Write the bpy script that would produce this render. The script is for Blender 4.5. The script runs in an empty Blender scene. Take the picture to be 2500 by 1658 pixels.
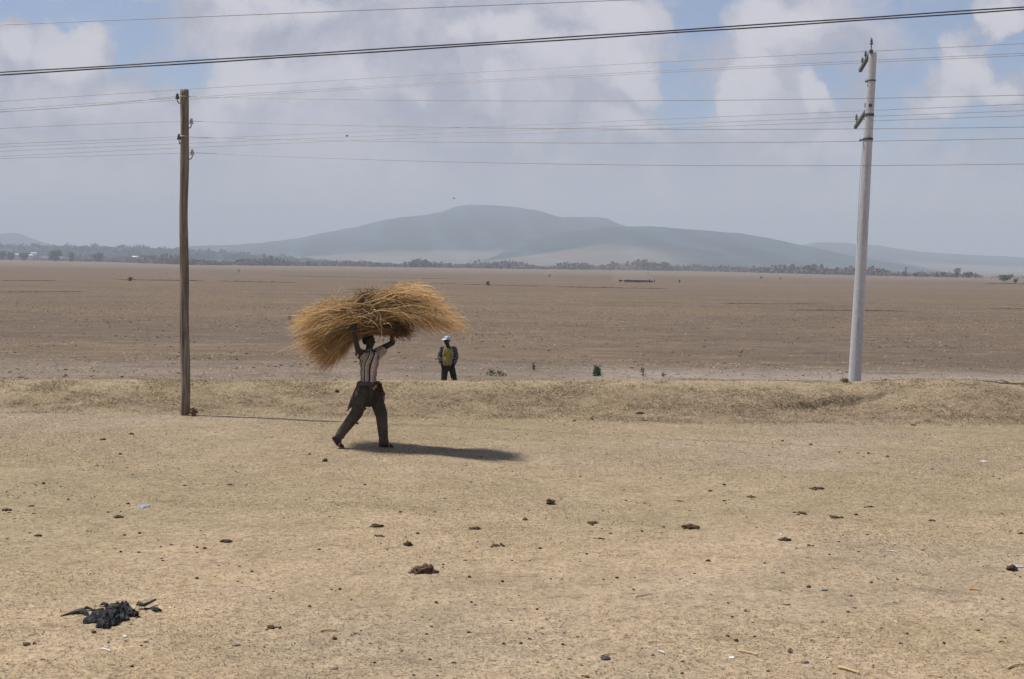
import bpy, bmesh, math, random
import numpy as np
from mathutils import Vector, Matrix, noise as mn
R = math.radians
rng = np.random.default_rng(7)
random.seed(7)
S = bpy.context.scene
COL = S.collection

# ---------------------------------------------------------------- camera
F_PX = 3472.0
CAM_Z = 2.75
cam = bpy.data.cameras.new("camera"); camo = bpy.data.objects.new("camera", cam); COL.objects.link(camo)
cam.sensor_width = 36.0; cam.lens = 50.0; cam.clip_start = 0.1; cam.clip_end = 60000
CM = Matrix.Rotation(R(90 - 3.03), 4, 'X') @ Matrix.Rotation(R(0.87), 4, 'Z')
camo.matrix_world = Matrix.Translation((0, 0, CAM_Z)) @ CM
S.camera = camo
S.view_settings.view_transform = 'Standard'; S.view_settings.look = 'None'
S.view_settings.gamma = 1.0
S.view_settings.exposure = 0.12

def ray(px, py):
    v = CM.to_3x3() @ Vector(((px - 1250) / F_PX, -(py - 829) / F_PX, -1))
    return v / v.y                      # unit step in depth
def at(px, py, Y):
    v = ray(px, py); return Vector((v.x * Y, Y, CAM_Z + v.z * Y))
def uv_dir(px, py):
    v = ray(px, py); return v.x, v.z

# ---------------------------------------------------------------- sun
TO_SUN = Vector((-2.9, 0.68, 5.75)).normalized()
sl = bpy.data.lights.new("sun", 'SUN'); so = bpy.data.objects.new("sun", sl); COL.objects.link(so)
sl.energy = 4.9; sl.angle = R(0.5); sl.color = (1.0, 0.93, 0.84)
so.rotation_euler = TO_SUN.to_track_quat('Z', 'Y').to_euler()
so.location = (-20, 5, 40)

# ---------------------------------------------------------------- node helper
class NT:
    def __init__(s, nt): s.nt = nt; s.n = nt.nodes; s.l = nt.links
    def new(s, t, **k):
        n = s.n.new(t)
        for a, b in k.items(): setattr(n, a, b)
        return n
    def put(s, inp, v):
        if hasattr(v, 'is_output') or isinstance(v, bpy.types.NodeSocket): s.l.new(v, inp)
        elif v is not None: inp.default_value = v
    def math(s, op, a, b=None, c=None, clamp=False):
        n = s.new('ShaderNodeMath', operation=op, use_clamp=clamp)
        s.put(n.inputs[0], a)
        if b is not None: s.put(n.inputs[1], b)
        if c is not None: s.put(n.inputs[2], c)
        return n.outputs[0]
    def vmath(s, op, a, b=None):
        n = s.new('ShaderNodeVectorMath', operation=op)
        s.put(n.inputs[0], a)
        if b is not None:
            if op == 'SCALE': s.put(n.inputs['Scale'], b)
            else: s.put(n.inputs[1], b)
        return n.outputs['Value'] if op in ('LENGTH', 'DOT_PRODUCT') else n.outputs[0]
    def noise(s, vec, scale, detail=4, rough=0.55, dist=0.0):
        n = s.new('ShaderNodeTexNoise'); s.put(n.inputs['Vector'], vec)
        n.inputs['Scale'].default_value = scale; n.inputs['Detail'].default_value = detail
        n.inputs['Roughness'].default_value = rough; n.inputs['Distortion'].default_value = dist
        return n
    def rng(s, v, a, b, c=0.0, d=1.0, smooth=False):
        n = s.new('ShaderNodeMapRange'); n.interpolation_type = 'SMOOTHSTEP' if smooth else 'LINEAR'
        s.put(n.inputs[0], v)
        for i, q in enumerate((a, b, c, d)): s.put(n.inputs[i + 1], q)
        return n.outputs[0]
    def mix(s, f, a, b, mode='MIX'):
        n = s.new('ShaderNodeMix', data_type='RGBA', blend_type=mode)
        s.put(n.inputs['Factor'], f); s.put(n.inputs[6], a); s.put(n.inputs[7], b)
        return n.outputs[2]

# ---------------------------------------------------------------- sky + clouds (world)
W = bpy.data.worlds.new("World"); S.world = W; W.use_nodes = True
w = NT(W.node_tree); w.n.clear()
out = w.new('ShaderNodeOutputWorld'); bg = w.new('ShaderNodeBackground'); w.l.new(bg.outputs[0], out.inputs[0])
sky = w.new('ShaderNodeTexSky', sky_type='NISHITA'); sky.sun_disc = False
sky.sun_elevation = math.asin(TO_SUN.z); sky.sun_rotation = math.atan2(TO_SUN.x, TO_SUN.y)
sky.air_density = 1.0; sky.dust_density = 1.0; sky.ozone_density = 1.0; sky.altitude = 1600
skyc = w.vmath('MULTIPLY', sky.outputs[0], (0.078, 0.084, 0.098))
tc = w.new('ShaderNodeTexCoord')
sep = w.new('ShaderNodeSeparateXYZ'); w.l.new(tc.outputs['Generated'], sep.inputs[0])
yy = w.math('MAXIMUM', w.math('ABSOLUTE', sep.outputs[1]), 0.12)
u_ = w.math('DIVIDE', sep.outputs[0], yy); e_ = w.math('DIVIDE', sep.outputs[2], yy)
cb = w.new('ShaderNodeCombineXYZ'); w.l.new(u_, cb.inputs[0]); w.l.new(e_, cb.inputs[1])
P = cb.outputs[0]
n1 = w.noise(P, 5.0, 7, 0.6); n2 = w.noise(P, 16.0, 6, 0.6)
wv = w.vmath('SUBTRACT', n1.outputs['Color'], (0.5, 0.5, 0.5)); wv2 = w.vmath('SUBTRACT', n2.outputs['Color'], (0.5, 0.5, 0.5))
PW = w.vmath('ADD', P, w.vmath('ADD', w.vmath('SCALE', wv, 0.085), w.vmath('SCALE', wv2, 0.06)))
def blobs(lst, vec):
    acc = None
    for (dx, dy, rx, ry, k) in lst:         # display px of the 2364 wide view
        uu, ee = uv_dir(dx * 1.0575, dy * 1.0575)
        d = w.vmath('SUBTRACT', vec, (uu, ee, 0))
        d = w.vmath('MULTIPLY', d, (F_PX / (rx * 1.0575), F_PX / (ry * 1.0575), 0))
        v = w.math('MULTIPLY', w.math('SUBTRACT', 1.0, w.vmath('LENGTH', d)), k)
        acc = v if acc is None else w.math('MAXIMUM', acc, v)
    return acc
holes = [(90, 5, 210, 45, 1), (330, 85, 120, 80, .8), (420, 150, 110, 45, .7), (300, 5, 150, 50, 1), (1610, 50, 110, 90, 1), (1540, 150, 70, 50, .7),
         (1580, 210, 110, 75, .75), (2060, 230, 60, 150, .9), (1960, 190, 70, 50, .6), (2150, 70, 150, 90, 1), (2330, 110, 90, 70, 1), (2050, 40, 80, 60, .6),
         (2060, 420, 130, 120, .5), (2250, 300, 170, 60, .6), (1190, 20, 60, 30, .4), (2350, 420, 120, 80, .5), (1560, 20, 60, 50, .7)]
puffs = [(170, 95, 130, 75, 1), (40, 85, 90, 70, .8), (640, 30, 190, 45, .8), (1180, 60, 120, 70, 1), (640, 175, 150, 60, 1), (1420, 25, 160, 60, .9),
         (1290, 110, 120, 70, .7), (1470, 135, 70, 80, 1), (1400, 110, 40, 40, .9), (1800, 70, 150, 100, 1), (1760, 170, 90, 80, .7), (2215, 165, 75, 75, 1),
         (2310, 210, 90, 40, 1), (2280, 40, 60, 40, .9), (1890, 225, 50, 45, 1), (1450, 265, 120, 50, .7), (1690, 200, 40, 80, .9), (230, 230, 220, 60, .5),
         (820, 190, 160, 60, .6), (1050, 60, 60, 40, .6), (1130, 170, 120, 60, .5), (500, 240, 90, 40, .6), (2170, 240, 70, 30, .7), (1900, 330, 120, 50, .4)]
hb = blobs(holes, PW)
pb = blobs(puffs, PW)
n3 = w.noise(PW, 22.0, 6, 0.62); n4 = w.noise(PW, 7.0, 5, 0.55)
gen = w.rng(e_, 0.28, 0.50, -0.6, 0.9)
hb = w.math('MAXIMUM', hb, w.math('ADD', w.math('MULTIPLY', w.math('SUBTRACT', n4.outputs[0], 0.62), 3.0), gen))
hf = w.math('ADD', hb, w.math('MULTIPLY', w.math('SUBTRACT', n3.outputs[0], 0.5), 1.3))
hf = w.math('SUBTRACT', hf, w.math('MULTIPLY', w.math('MAXIMUM', pb, 0.0), 1.6))
hole = w.rng(hf, -0.16, 0.50, 0, .84, True)
pf = w.math('ADD', pb, w.math('MULTIPLY', w.math('SUBTRACT', n3.outputs[0], 0.5), 1.5))
puff = w.rng(pf, -0.15, 0.60, 0, 1, True)
soft = w.rng(w.math('ADD', w.math('MULTIPLY', n4.outputs[0], .7), w.math('MULTIPLY', n3.outputs[0], .3)), 0.36, 0.66, 0, 1, True)
n5 = w.noise(PW, 13.0, 7, 0.66, 0.6)
soft = w.math('MULTIPLY', w.math('ADD', soft, w.rng(n5.outputs[0], .42, .60, 0, 1, True)), .5)
ccol = w.mix(soft, (0.34, 0.355, 0.45, 1), (0.60, 0.575, 0.63, 1))
ccol = w.mix(w.math('MULTIPLY', puff, 0.85), ccol, (0.68, 0.655, 0.70, 1))
hole = w.math('MULTIPLY', hole, w.rng(e_, 0.045, 0.10, 0, 1.0))
low = w.rng(e_, 0.015, 0.095, 1, 0, True)
ccol = w.mix(low, ccol, (0.64, 0.605, 0.64, 1))
w.l.new(w.mix(hole, ccol, skyc), bg.inputs[0]); bg.inputs[1].default_value = 1.0

# ---------------------------------------------------------------- object helpers
def tag(o, label=None, cat=None, group=None, kind=None):
    if label: o['label'] = label
    if cat: o['category'] = cat
    if group: o['group'] = group
    if kind: o['kind'] = kind
    return o
def empty(name, loc, label, cat, group=None):
    o = bpy.data.objects.new(name, None); COL.objects.link(o); o.location = loc
    o.empty_display_size = .1
    return tag(o, label, cat, group)
def add_mesh(name, verts, faces, mat, parent=None, smooth=False, col=None):
    """verts Nx3, faces MxK array (one polygon size) or list of lists"""
    me = bpy.data.meshes.new(name)
    verts = np.asarray(verts, dtype=np.float32)
    if isinstance(faces, np.ndarray):
        m, k = faces.shape
        me.vertices.add(len(verts)); me.vertices.foreach_set('co', verts.ravel())
        me.loops.add(m * k); me.loops.foreach_set('vertex_index', faces.astype(np.int32).ravel())
        me.polygons.add(m); me.polygons.foreach_set('loop_start', np.arange(0, m * k, k, dtype=np.int32))
        me.update(calc_edges=True); me.validate()
    else:
        me.from_pydata([tuple(v) for v in verts], [], faces); me.update()
    if smooth: me.polygons.foreach_set('use_smooth', np.ones(len(me.polygons), dtype=bool))
    if col is not None: set_col(me, col)
    me.materials.append(mat)
    o = bpy.data.objects.new(name, me); COL.objects.link(o)
    if parent: o.parent = parent
    return o
def set_col(me, col):
    a = me.attributes.new('Col', 'FLOAT_COLOR', 'POINT')
    c = np.ones((len(me.vertices), 4), dtype=np.float32); c[:, :3] = col
    a.data.foreach_set('color', c.ravel())
def bm_obj(name, bm, mat, parent=None, smooth=True):
    me = bpy.data.meshes.new(name); bm.to_mesh(me); bm.free()
    if smooth: me.polygons.foreach_set('use_smooth', np.ones(len(me.polygons), dtype=bool))
    me.materials.append(mat)
    o = bpy.data.objects.new(name, me); COL.objects.link(o)
    if parent: o.parent = parent
    return o

def mat_simple(name, col, rough=0.8, var=0.0, scale=20.0, bump=0.0, spec=0.3, metal=0.0, vcol=False, transl=0.0, bscale=None):
    m = bpy.data.materials.new(name); m.use_nodes = True
    t = NT(m.node_tree); p = t.n['Principled BSDF']
    p.inputs['Roughness'].default_value = rough; p.inputs['Metallic'].default_value = metal
    p.inputs['Specular IOR Level'].default_value = spec
    tcn = t.new('ShaderNodeTexCoord')
    base = (*col, 1) if col is not None else None
    if vcol:
        a = t.new('ShaderNodeAttribute', attribute_name='Col'); base = a.outputs['Color']
    if var > 0:
        n = t.noise(tcn.outputs['Object'], scale, 5, 0.6)
        f = t.rng(n.outputs[0], 0.3, 0.7, 1 - var, 1 + var)
        base = t.mix(1.0, base, t.vmath('SCALE', (1, 1, 1), f), 'MULTIPLY')
    t.put(p.inputs['Base Color'], base)
    if bump > 0:
        n = t.noise(tcn.outputs['Object'], bscale or scale * 1.5, 6, 0.65)
        b = t.new('ShaderNodeBump'); b.inputs['Strength'].default_value = 1.0; b.inputs['Distance'].default_value = bump
        t.l.new(n.outputs[0], b.inputs['Height']); t.l.new(b.outputs[0], p.inputs['Normal'])
    if transl > 0:
        tr = t.new('ShaderNodeBsdfTranslucent'); t.put(tr.inputs['Color'], base)
        mx = t.new('ShaderNodeMixShader'); mx.inputs[0].default_value = transl
        t.l.new(p.outputs[0], mx.inputs[1]); t.l.new(tr.outputs[0], mx.inputs[2])
        t.l.new(mx.outputs[0], t.n['Material Output'].inputs['Surface'])
    return m

# ---------------------------------------------------------------- numpy noise
_tab = rng.random((256, 256)).astype(np.float64)
def vnoise(x, y):
    xi = np.floor(x).astype(np.int64); yi = np.floor(y).astype(np.int64)
    fx = x - xi; fy = y - yi
    fx = fx * fx * (3 - 2 * fx); fy = fy * fy * (3 - 2 * fy)
    a = _tab[xi & 255, yi & 255]; b = _tab[(xi + 1) & 255, yi & 255]
    c = _tab[xi & 255, (yi + 1) & 255]; d = _tab[(xi + 1) & 255, (yi + 1) & 255]
    return (a * (1 - fx) + b * fx) * (1 - fy) + (c * (1 - fx) + d * fx) * fy
def fbm(x, y, oct=4, g=0.5):
    s = 0; a = 1; t = 0
    for i in range(oct):
        s = s + a * vnoise(x + 17.3 * i, y + 9.1 * i); t += a
        a *= g; x = x * 2.03 + 5.1; y = y * 2.03 + 3.7
    return s / t - 0.5
def sstep(a, b, x):
    t = np.clip((x - a) / (b - a), 0, 1); return t * t * (3 - 2 * t)

# ---------------------------------------------------------------- terrain
def toe(x): return 25.55 + 0.03 * x + 0.5 * fbm(x * .25, x * 0 + 4.2, 3)
def crest(x): return 27.15 + (x + 10) * 0.08
def ground_z(x, y):
    x = np.asarray(x, dtype=float); y = np.asarray(y, dtype=float)
    xc = np.clip(x, -40, 40)
    t0 = toe(xc); c0 = crest(xc); hc = 0.34 + (np.clip(x, -16, 14) + 10) * 0.0085 + fbm(x * .45 + 3, x * 0 + 2.2, 4, .6) * .03
    up = sstep(t0, c0 + .3, y) * hc
    up = up * (1 + 0.05 * fbm(x * .6, y * .6, 3) * 2)
    back = sstep(c0 + 0.2, c0 + 6.0, y)
    plain = np.interp(y, [0, 36, 44, 120, 300, 650, 1300, 2500, 20000], [-.78, -.78, -.80, -1.3, -2.6, -4.85, -5.5, -5.85, -6.5])
    z = up * (1 - back) + plain * back
    # relief on the bank
    bank = sstep(t0 - .4, t0 + .3, y) * (1 - sstep(c0 - .3, c0 + .8, y))
    rr = 0.35 + 0.65 * sstep(-2, 4, x)
    z = z + bank * rr * (fbm(x * 1.1, y * 1.6, 5, .6) * 0.20)
    # eroded scarp right of centre
    ys = 26.8 + (x - 5.2) * .42 + fbm(x * 3, x * 0 + 1.5, 4) * .25
    wgt = sstep(4.6, 5.6, x) * (1 - sstep(6.8, 8.0, x))
    z = z + wgt * 0.12 * (sstep(-.05, .05, y - ys) - 1) * (1 - sstep(0, 1.6, ys - y)) * (ys >= y - .1)
    # small lip at the toe of the bank
    lip = sstep(-.06, .06, y - t0) * (1 - sstep(.1, .9, y - t0))
    z = z + 0.035 * lip * (0.5 + fbm(x * .8, y * .4, 2) * 2)
    # second scarp, rut on the right near the toe
    yr = 26.0 + (x - 7) * .12 + fbm(x * 2, x * 0 + 8.5, 3) * .3
    z = z - 0.06 * sstep(4.8, 6, x) * np.exp(-((y - yr) / .12) ** 2)
    near = 1 - sstep(60, 140, y)
    z = z + near * (fbm(x * .35, y * .35, 3) * .05 + fbm(x * 2.5, y * 2.5, 4, .6) * .022)
    z = z + sstep(60, 200, y) * fbm(x * .01, y * .01, 3) * .5
    return z

# hills : crest outlines as seen against the sky, standing at real distances
def prof(pts):
    a = np.array([uv_dir(px * 1.0575, py * 1.0575) for px, py in pts]); return a[:, 0], a[:, 1]
HILLS = [
 dict(name='mountain', D=9000., Wd=3600., pts=[(0, 600), (300, 590), (440, 568), (560, 564), (640, 556), (700, 547), (760, 535), (830, 521), (880, 509), (930, 500), (980, 496), (1020, 487), (1050, 476), (1080, 472), (1130, 472), (1180, 476), (1240, 485), (1280, 496), (1300, 501), (1340, 500), (1380, 501), (1402, 503), (1420, 513), (1445, 521), (1500, 532), (1600, 550), (1800, 575), (2000, 610)]),
 dict(name='mountain_spur', D=6800., Wd=2300., pts=[(1000, 628), (1120, 590), (1180, 566), (1250, 548), (1340, 529), (1400, 523), (1500, 521), (1560, 526), (1620, 531), (1700, 537), (1770, 548), (1830, 561), (1860, 567), (1900, 575), (1950, 587), (2020, 600), (2120, 615), (2250, 640)]),
 dict(name='far_ridge', D=11000., Wd=5200., pts=[(1650, 620), (1780, 580), (1850, 565), (1880, 559), (1900, 558), (1950, 560), (2030, 566), (2060, 572), (2120, 580), (2200, 586), (2364, 594), (2500, 600), (2900, 610)]),
 dict(name='distant_hill', D=10500., Wd=2500., pts=[(-900, 600), (-500, 570), (-200, 552), (-60, 541), (0, 539), (30, 537), (50, 540), (70, 548), (95, 558), (125, 566), (200, 580), (300, 605)]),
 dict(name='wooded_rise', D=5000., Wd=1500., pts=[(-900, 570), (-100, 566), (0, 565), (60, 567), (160, 568), (240, 569), (330, 571), (400, 574), (470, 579), (560, 586), (680, 597), (900, 622)]),
]
for h in HILLS: h['u'], h['e'] = prof(h['pts'])
def hill_z(h, x, y):
    u = x / y
    zc = CAM_Z + np.interp(u, h['u'], h['e']) * h['D']
    t = (y - (h['D'] - h['Wd'])) / h['Wd']
    s = np.where(t < 1, np.clip(t, 0, 1) ** 1.35, np.clip(1 - (t - 1) * 1.2, 0, 1))
    q = h['D'] / 9000
    g = fbm(x / (700 * q) + 3, y / (1500 * q), 5, .55)
    s = s * (1 + 0.55 * g * np.clip(1 - np.clip(t, 0, 1), 0, 1))
    base = -8.0
    z = base + (zc + 8.0) * s
    z = z + sstep(.2, 1, t) * fbm(x / (90 * q), y / (90 * q), 3) * 7 * q
    return np.maximum(z, base - 4)
def terrain_z(x, y):
    z = float(ground_z(x, y))
    if y > 2500:
        for h in HILLS:
            if y > h['D'] - h['Wd']: z = max(z, float(hill_z(h, np.float64(x), np.float64(y))))
    return z
def hit(px, py, ymin=3.0, ymax=9000):
    """where the sight line through a point of the photograph meets the ground"""
    v = ray(px, py); y = ymin; prev = ymin
    while y < ymax:
        if CAM_Z + v.z * y <= terrain_z(v.x * y, y):
            a, b = prev, y
            for _ in range(30):
                m = (a + b) / 2
                if CAM_Z + v.z * m <= terrain_z(v.x * m, m): b = m
                else: a = m
            return Vector((v.x * b, b, terrain_z(v.x * b, b)))
        prev = y; y *= 1.004
    return Vector((v.x * ymax, ymax, terrain_z(v.x * ymax, ymax)))
def gpt(x, y): return Vector((x, y, float(ground_z(x, y))))

# ground colours (albedo)
def ground_col(x, y):
    n1 = fbm(x * .22, y * .3, 4)[..., None]; n2 = fbm(x * 1.3 + 9, y * 1.3, 4, .6)[..., None]
    n3 = fbm(x * .06 + 40, y * .10 + 3, 4)[..., None]
    tan = np.array([.335, .262, .170]); tan2 = np.array([.385, .300, .205]); olive = np.array([.285, .235, .150]); bare = np.array([.300, .247, .200])
    c = tan + (tan2 - tan) * np.clip(n2 * 2.2 + .45, 0, 1)
    c = c + (olive - c) * np.clip(n1 * 2.4 - .05 + sstep(12, 22, y)[..., None] * .5, 0, .75)
    c = c * (1 + .07 * sstep(16, 10, y) - .07 * sstep(15, 22, y))[..., None] * np.array([.98, .985, 1.02])
    c = c + (bare - c) * np.clip(n1[..., ::-1] * -2.6 - .25 + sstep(18, 24, y)[..., None] * .28, 0, .6)
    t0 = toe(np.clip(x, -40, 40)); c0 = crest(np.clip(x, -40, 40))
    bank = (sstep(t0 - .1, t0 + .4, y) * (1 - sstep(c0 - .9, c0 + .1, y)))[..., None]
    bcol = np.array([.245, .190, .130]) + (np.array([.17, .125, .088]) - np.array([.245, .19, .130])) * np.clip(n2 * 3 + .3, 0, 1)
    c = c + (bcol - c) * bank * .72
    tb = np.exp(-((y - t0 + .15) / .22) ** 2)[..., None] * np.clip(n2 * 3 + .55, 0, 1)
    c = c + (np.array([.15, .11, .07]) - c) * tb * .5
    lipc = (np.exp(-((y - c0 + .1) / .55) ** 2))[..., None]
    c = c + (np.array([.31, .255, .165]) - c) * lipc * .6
    field = sstep(c0 + 1.5, c0 + 3.2, y)[..., None]
    pale = np.array([.255, .215, .190]); mauve = np.array([.120, .091, .075]); ochre = np.array([.150, .112, .082]); dark = np.array([.118, .088, .068])
    f = mauve + (ochre - mauve) * np.clip(n3 * 3 + .35, 0, 1)
    f = f + (pale - f) * np.clip(n2 * 1.6 - .1, 0, 1) * .5
    # dark and pale bands lying across the plain
    wy = np.log(np.maximum(y, 30)) * 9
    bands = vnoise(wy * 1.7 + x / np.maximum(y, 30) * 1.2, x / np.maximum(y, 1) * 2.5 + 7)[..., None]
    f = f + (dark - f) * sstep(.62, .95, bands) * .45
    f = f + (ochre * 1.12 - f) * sstep(.30, .05, bands) * .0 + (ochre * 1.1 - f) * np.clip(.32 - bands, 0, 1) * 1.8
    f = f + (dark * .95 - f) * np.exp(-((np.log(np.maximum(y, 30)) - np.log(900)) / .16) ** 2)[..., None] * .45
    far = sstep(1050, 1500, y)[..., None]
    f = f + (np.array([.225, .18, .15]) - f) * far * .3
    # bare pale track just behind the bank
    px_ = (x - 1.5)
    track = sstep(c0 + 1.5, c0 + 3, y) * (1 - sstep(46, 54, y)) * (.45 + .55 * sstep(-1.5, 3.5, px_))
    f = f + (np.array([.300, .262, .240]) - f) * track[..., None] * .78
    return (c * (1 - field) + f * field) * np.array([1.0, .985, .93])

cx = [0.0]; st = .05
while cx[-1] < 160:
    if cx[-1] > 13: st *= 1.06
    cx.append(cx[-1] + st)
cx = np.array(cx); cx = np.concatenate([-cx[:0:-1], cx])
ry = [-60., -40, -25, -15, -8, -3, 0, 2, 4, 5.5, 6.8]; y = 7.5
while y < 33: ry.append(y); y += .04
st = .05
while y < 16000:
    ry.append(y); y += st; st = max(st * 1.06, 0) if st < y * .012 else y * .012
ry = np.array(ry)
gx = cx[None, :] * np.maximum(1, ry / 33)[:, None]; gy = np.repeat(ry[:, None], len(cx), 1)
gz = ground_z(gx, gy)
nr, nc = gx.shape
idx = np.arange(nr * nc).reshape(nr, nc)
quads = np.stack([idx[:-1, :-1], idx[:-1, 1:], idx[1:, 1:], idx[1:, :-1]], -1).reshape(-1, 4)
mg = bpy.data.materials.new("dry_ground"); mg.use_nodes = True
t = NT(mg.node_tree); p = t.n['Principled BSDF']; p.inputs['Roughness'].default_value = 1; p.inputs['Specular IOR Level'].default_value = .1
geo = t.new('ShaderNodeNewGeometry'); pos = geo.outputs['Position']
a = t.new('ShaderNodeAttribute', attribute_name='Col')
nA = t.noise(pos, 55, 4, .7); nB = t.noise(pos, 9, 5, .65); nC = t.noise(pos, 1.6, 5, .6); nD = t.noise(pos, .25, 4, .6)
def fac(n, lo, hi, a0=.3, b0=.7): return t.rng(n.outputs[0], a0, b0, lo, hi)
m1 = t.math('MULTIPLY', fac(nA, .74, 1.26), fac(nB, .80, 1.20)); m2 = t.math('MULTIPLY', fac(nC, .87, 1.13), fac(nD, .93, 1.07))
mm = t.math('MULTIPLY', m1, m2)
base = t.mix(1.0, a.outputs['Color'], t.vmath('SCALE', (1, 1, 1), mm), 'MULTIPLY')
# litter: dark crumbs and pale straw flecks as real colour spots
vor = t.new('ShaderNodeTexVoronoi'); vor.inputs['Scale'].default_value = 13; t.l.new(pos, vor.inputs['Vector'])
sp = t.math('MULTIPLY', t.rng(vor.outputs['Distance'], .12, .24, 1, 0), t.rng(nB.outputs[0], .52, .60, 0, 1))
base = t.mix(t.math('MULTIPLY', sp, .65), base, (.075, .052, .036, 1))
vor2 = t.new('ShaderNodeTexVoronoi'); vor2.inputs['Scale'].default_value = 21
sc = t.vmath('MULTIPLY', pos, (.45, 1, 1)); t.l.new(sc, vor2.inputs['Vector'])
sp2 = t.math('MULTIPLY', t.rng(vor2.outputs['Distance'], .08, .2, 1, 0), t.rng(nC.outputs[0], .45, .6, 0, 1))
base = t.mix(t.math('MULTIPLY', sp2, .55), base, (.52, .43, .29, 1))
pst = t.vmath('MULTIPLY', pos, (.75, 1, 1))
nE = t.noise(pst, 21, 3, .6); nF = t.noise(t.vmath('ADD', pst, (31, 7, 3)), 26, 3, .6); nG = t.noise(t.vmath('ADD', pst, (3, 17, 9)), 4.2, 4, .65)
base = t.mix(t.math('MULTIPLY', t.rng(nE.outputs[0], .565, .66), t.rng(nC.outputs[0], .35, .65, .35, .8)), base, (.115, .092, .055, 1))
base = t.mix(t.rng(nF.outputs[0], .58, .70, 0, .6), base, (.56, .46, .31, 1))
base = t.mix(t.rng(nG.outputs[0], .57, .70, 0, .42), base, (.12, .092, .062, 1))
base = t.mix(t.rng(nG.outputs[0], .42, .30, 0, .30), base, (.42, .35, .25, 1))
nH = t.noise(t.vmath('MULTIPLY', pos, (.5, 1, 1)), .8, 5, .7)
sy = t.new('ShaderNodeSeparateXYZ'); t.l.new(pos, sy.inputs[0]); fm = t.rng(sy.outputs[1], 30, 33)
base = t.mix(t.math('MULTIPLY', fm, t.rng(nH.outputs[0], .52, .66, 0, .55)), base, (.095, .073, .053, 1))
base = t.mix(t.math('MULTIPLY', fm, t.rng(nH.outputs[0], .46, .32, 0, .30)), base, (.34, .27, .19, 1))
t.l.new(base, p.inputs['Base Color'])
b1 = t.new('ShaderNodeBump'); b1.inputs['Distance'].default_value = .02; b1.inputs['Strength'].default_value = 1
t.l.new(nE.outputs[0], b1.inputs['Height'])
b2 = t.new('ShaderNodeBump'); b2.inputs['Distance'].default_value = .05; b2.inputs['Strength'].default_value = 1
t.l.new(nB.outputs[0], b2.inputs['Height']); t.l.new(b1.outputs[0], b2.inputs['Normal']); t.l.new(b2.outputs[0], p.inputs['Normal'])
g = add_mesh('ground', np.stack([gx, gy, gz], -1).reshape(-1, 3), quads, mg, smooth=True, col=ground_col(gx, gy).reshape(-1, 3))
tag(g, kind='structure')

# ---------------------------------------------------------------- hills
mh = mat_simple('hill_slopes', None, 1, .15, .004, vcol=True, spec=.05)
for h in HILLS:
    uu = np.linspace(h['u'][0] + .0005, h['u'][-1] - .0005, 420)
    ty = np.linspace(h['D'] - h['Wd'], h['D'] + h['Wd'] * .8, 110)
    X = uu[None, :] * ty[:, None]; Y = np.repeat(ty[:, None], len(uu), 1)
    Z = hill_z(h, X, Y)
    i2 = np.arange(X.size).reshape(X.shape)
    q = np.stack([i2[:-1, :-1], i2[:-1, 1:], i2[1:, 1:], i2[1:, :-1]], -1).reshape(-1, 4)
    q_ = h['D'] / 9000
    top = CAM_Z + np.interp(X / Y, h['u'], h['e']) * h['D']
    rel = np.clip(Z / np.maximum(top, 30), 0, 1)[..., None]
    n = fbm(X / (500 * q_) + 11, Y / (1300 * q_) + 2, 5, .55)[..., None]; n5 = fbm(X / (60 * q_), Y / (120 * q_), 4, .6)[..., None]
    green = np.array([.022, .040, .048]); tanh_ = np.array([.25, .195, .155])
    lowc = .34 if h['name'] == 'mountain' else (.42 if h['name'] == 'mountain_spur' else .30)
    if h['name'] == 'wooded_rise': lowc = .0
    k = sstep(lowc + .10, lowc - .12, rel + n * .9)
    if h['name'] == 'mountain_spur':
        ur = uv_dir(1560 * 1.0575, 560)[0]; k = k * (1 - .85 * sstep(ur - .03, ur + .03, X / Y))[..., None]
    if h['name'] == 'mountain': k = k * sstep(.25, .15, rel + n * .4)
    if h['name'] == 'far_ridge':
        k = np.maximum(k, .75 * sstep(.10, .25, n) * (rel < .8))
    if h['name'] == 'mountain':
        k = np.maximum(k, .35 * sstep(.28, .33, X / Y + 0 * X)[..., None] * 0)
    gul_shade = np.abs(fbm(X / (260 * q_) + 5 + Y / (2500 * q_), Y / (2600 * q_), 4, .55))[..., None]
    c = green * (1 + n5 * 1.2) * (1 + .9 * sstep(.12, .0, gul_shade)) + (tanh_ - green) * k * .62  # gully shading put into the slope colour as lighter streaks
    o = add_mesh('hills', np.stack([X, Y, Z], -1).reshape(-1, 3), q, mh, smooth=True, col=c.reshape(-1, 3))
    tag(o, kind='structure')

# ---------------------------------------------------------------- haze
def box_obj(name, lo, hi, mat, parent=None):
    bm = bmesh.new(); bmesh.ops.create_cube(bm, size=1)
    for v in bm.verts:
        v.co = Vector([(lo[i] + hi[i]) / 2 + v.co[i] * (hi[i] - lo[i]) for i in range(3)])
    return bm_obj(name, bm, mat, parent, smooth=False)
mhz = bpy.data.materials.new('haze_air'); mhz.use_nodes = True
t = NT(mhz.node_tree); t.n.clear(); mo = t.new('ShaderNodeOutputMaterial'); pv = t.new('ShaderNodeVolumePrincipled')
pv.inputs['Color'].default_value = (.80, .90, 1.0, 1); pv.inputs['Density'].default_value = 1.6e-4; pv.inputs['Anisotropy'].default_value = 0.0
t.l.new(pv.outputs[0], mo.inputs['Volume'])
hz = box_obj('haze', (-19000, -400, -19), (19000, 19500, 560), mhz); tag(hz, kind='stuff')
hz['label'] = 'pale grey haze lying over the whole plain'

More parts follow.
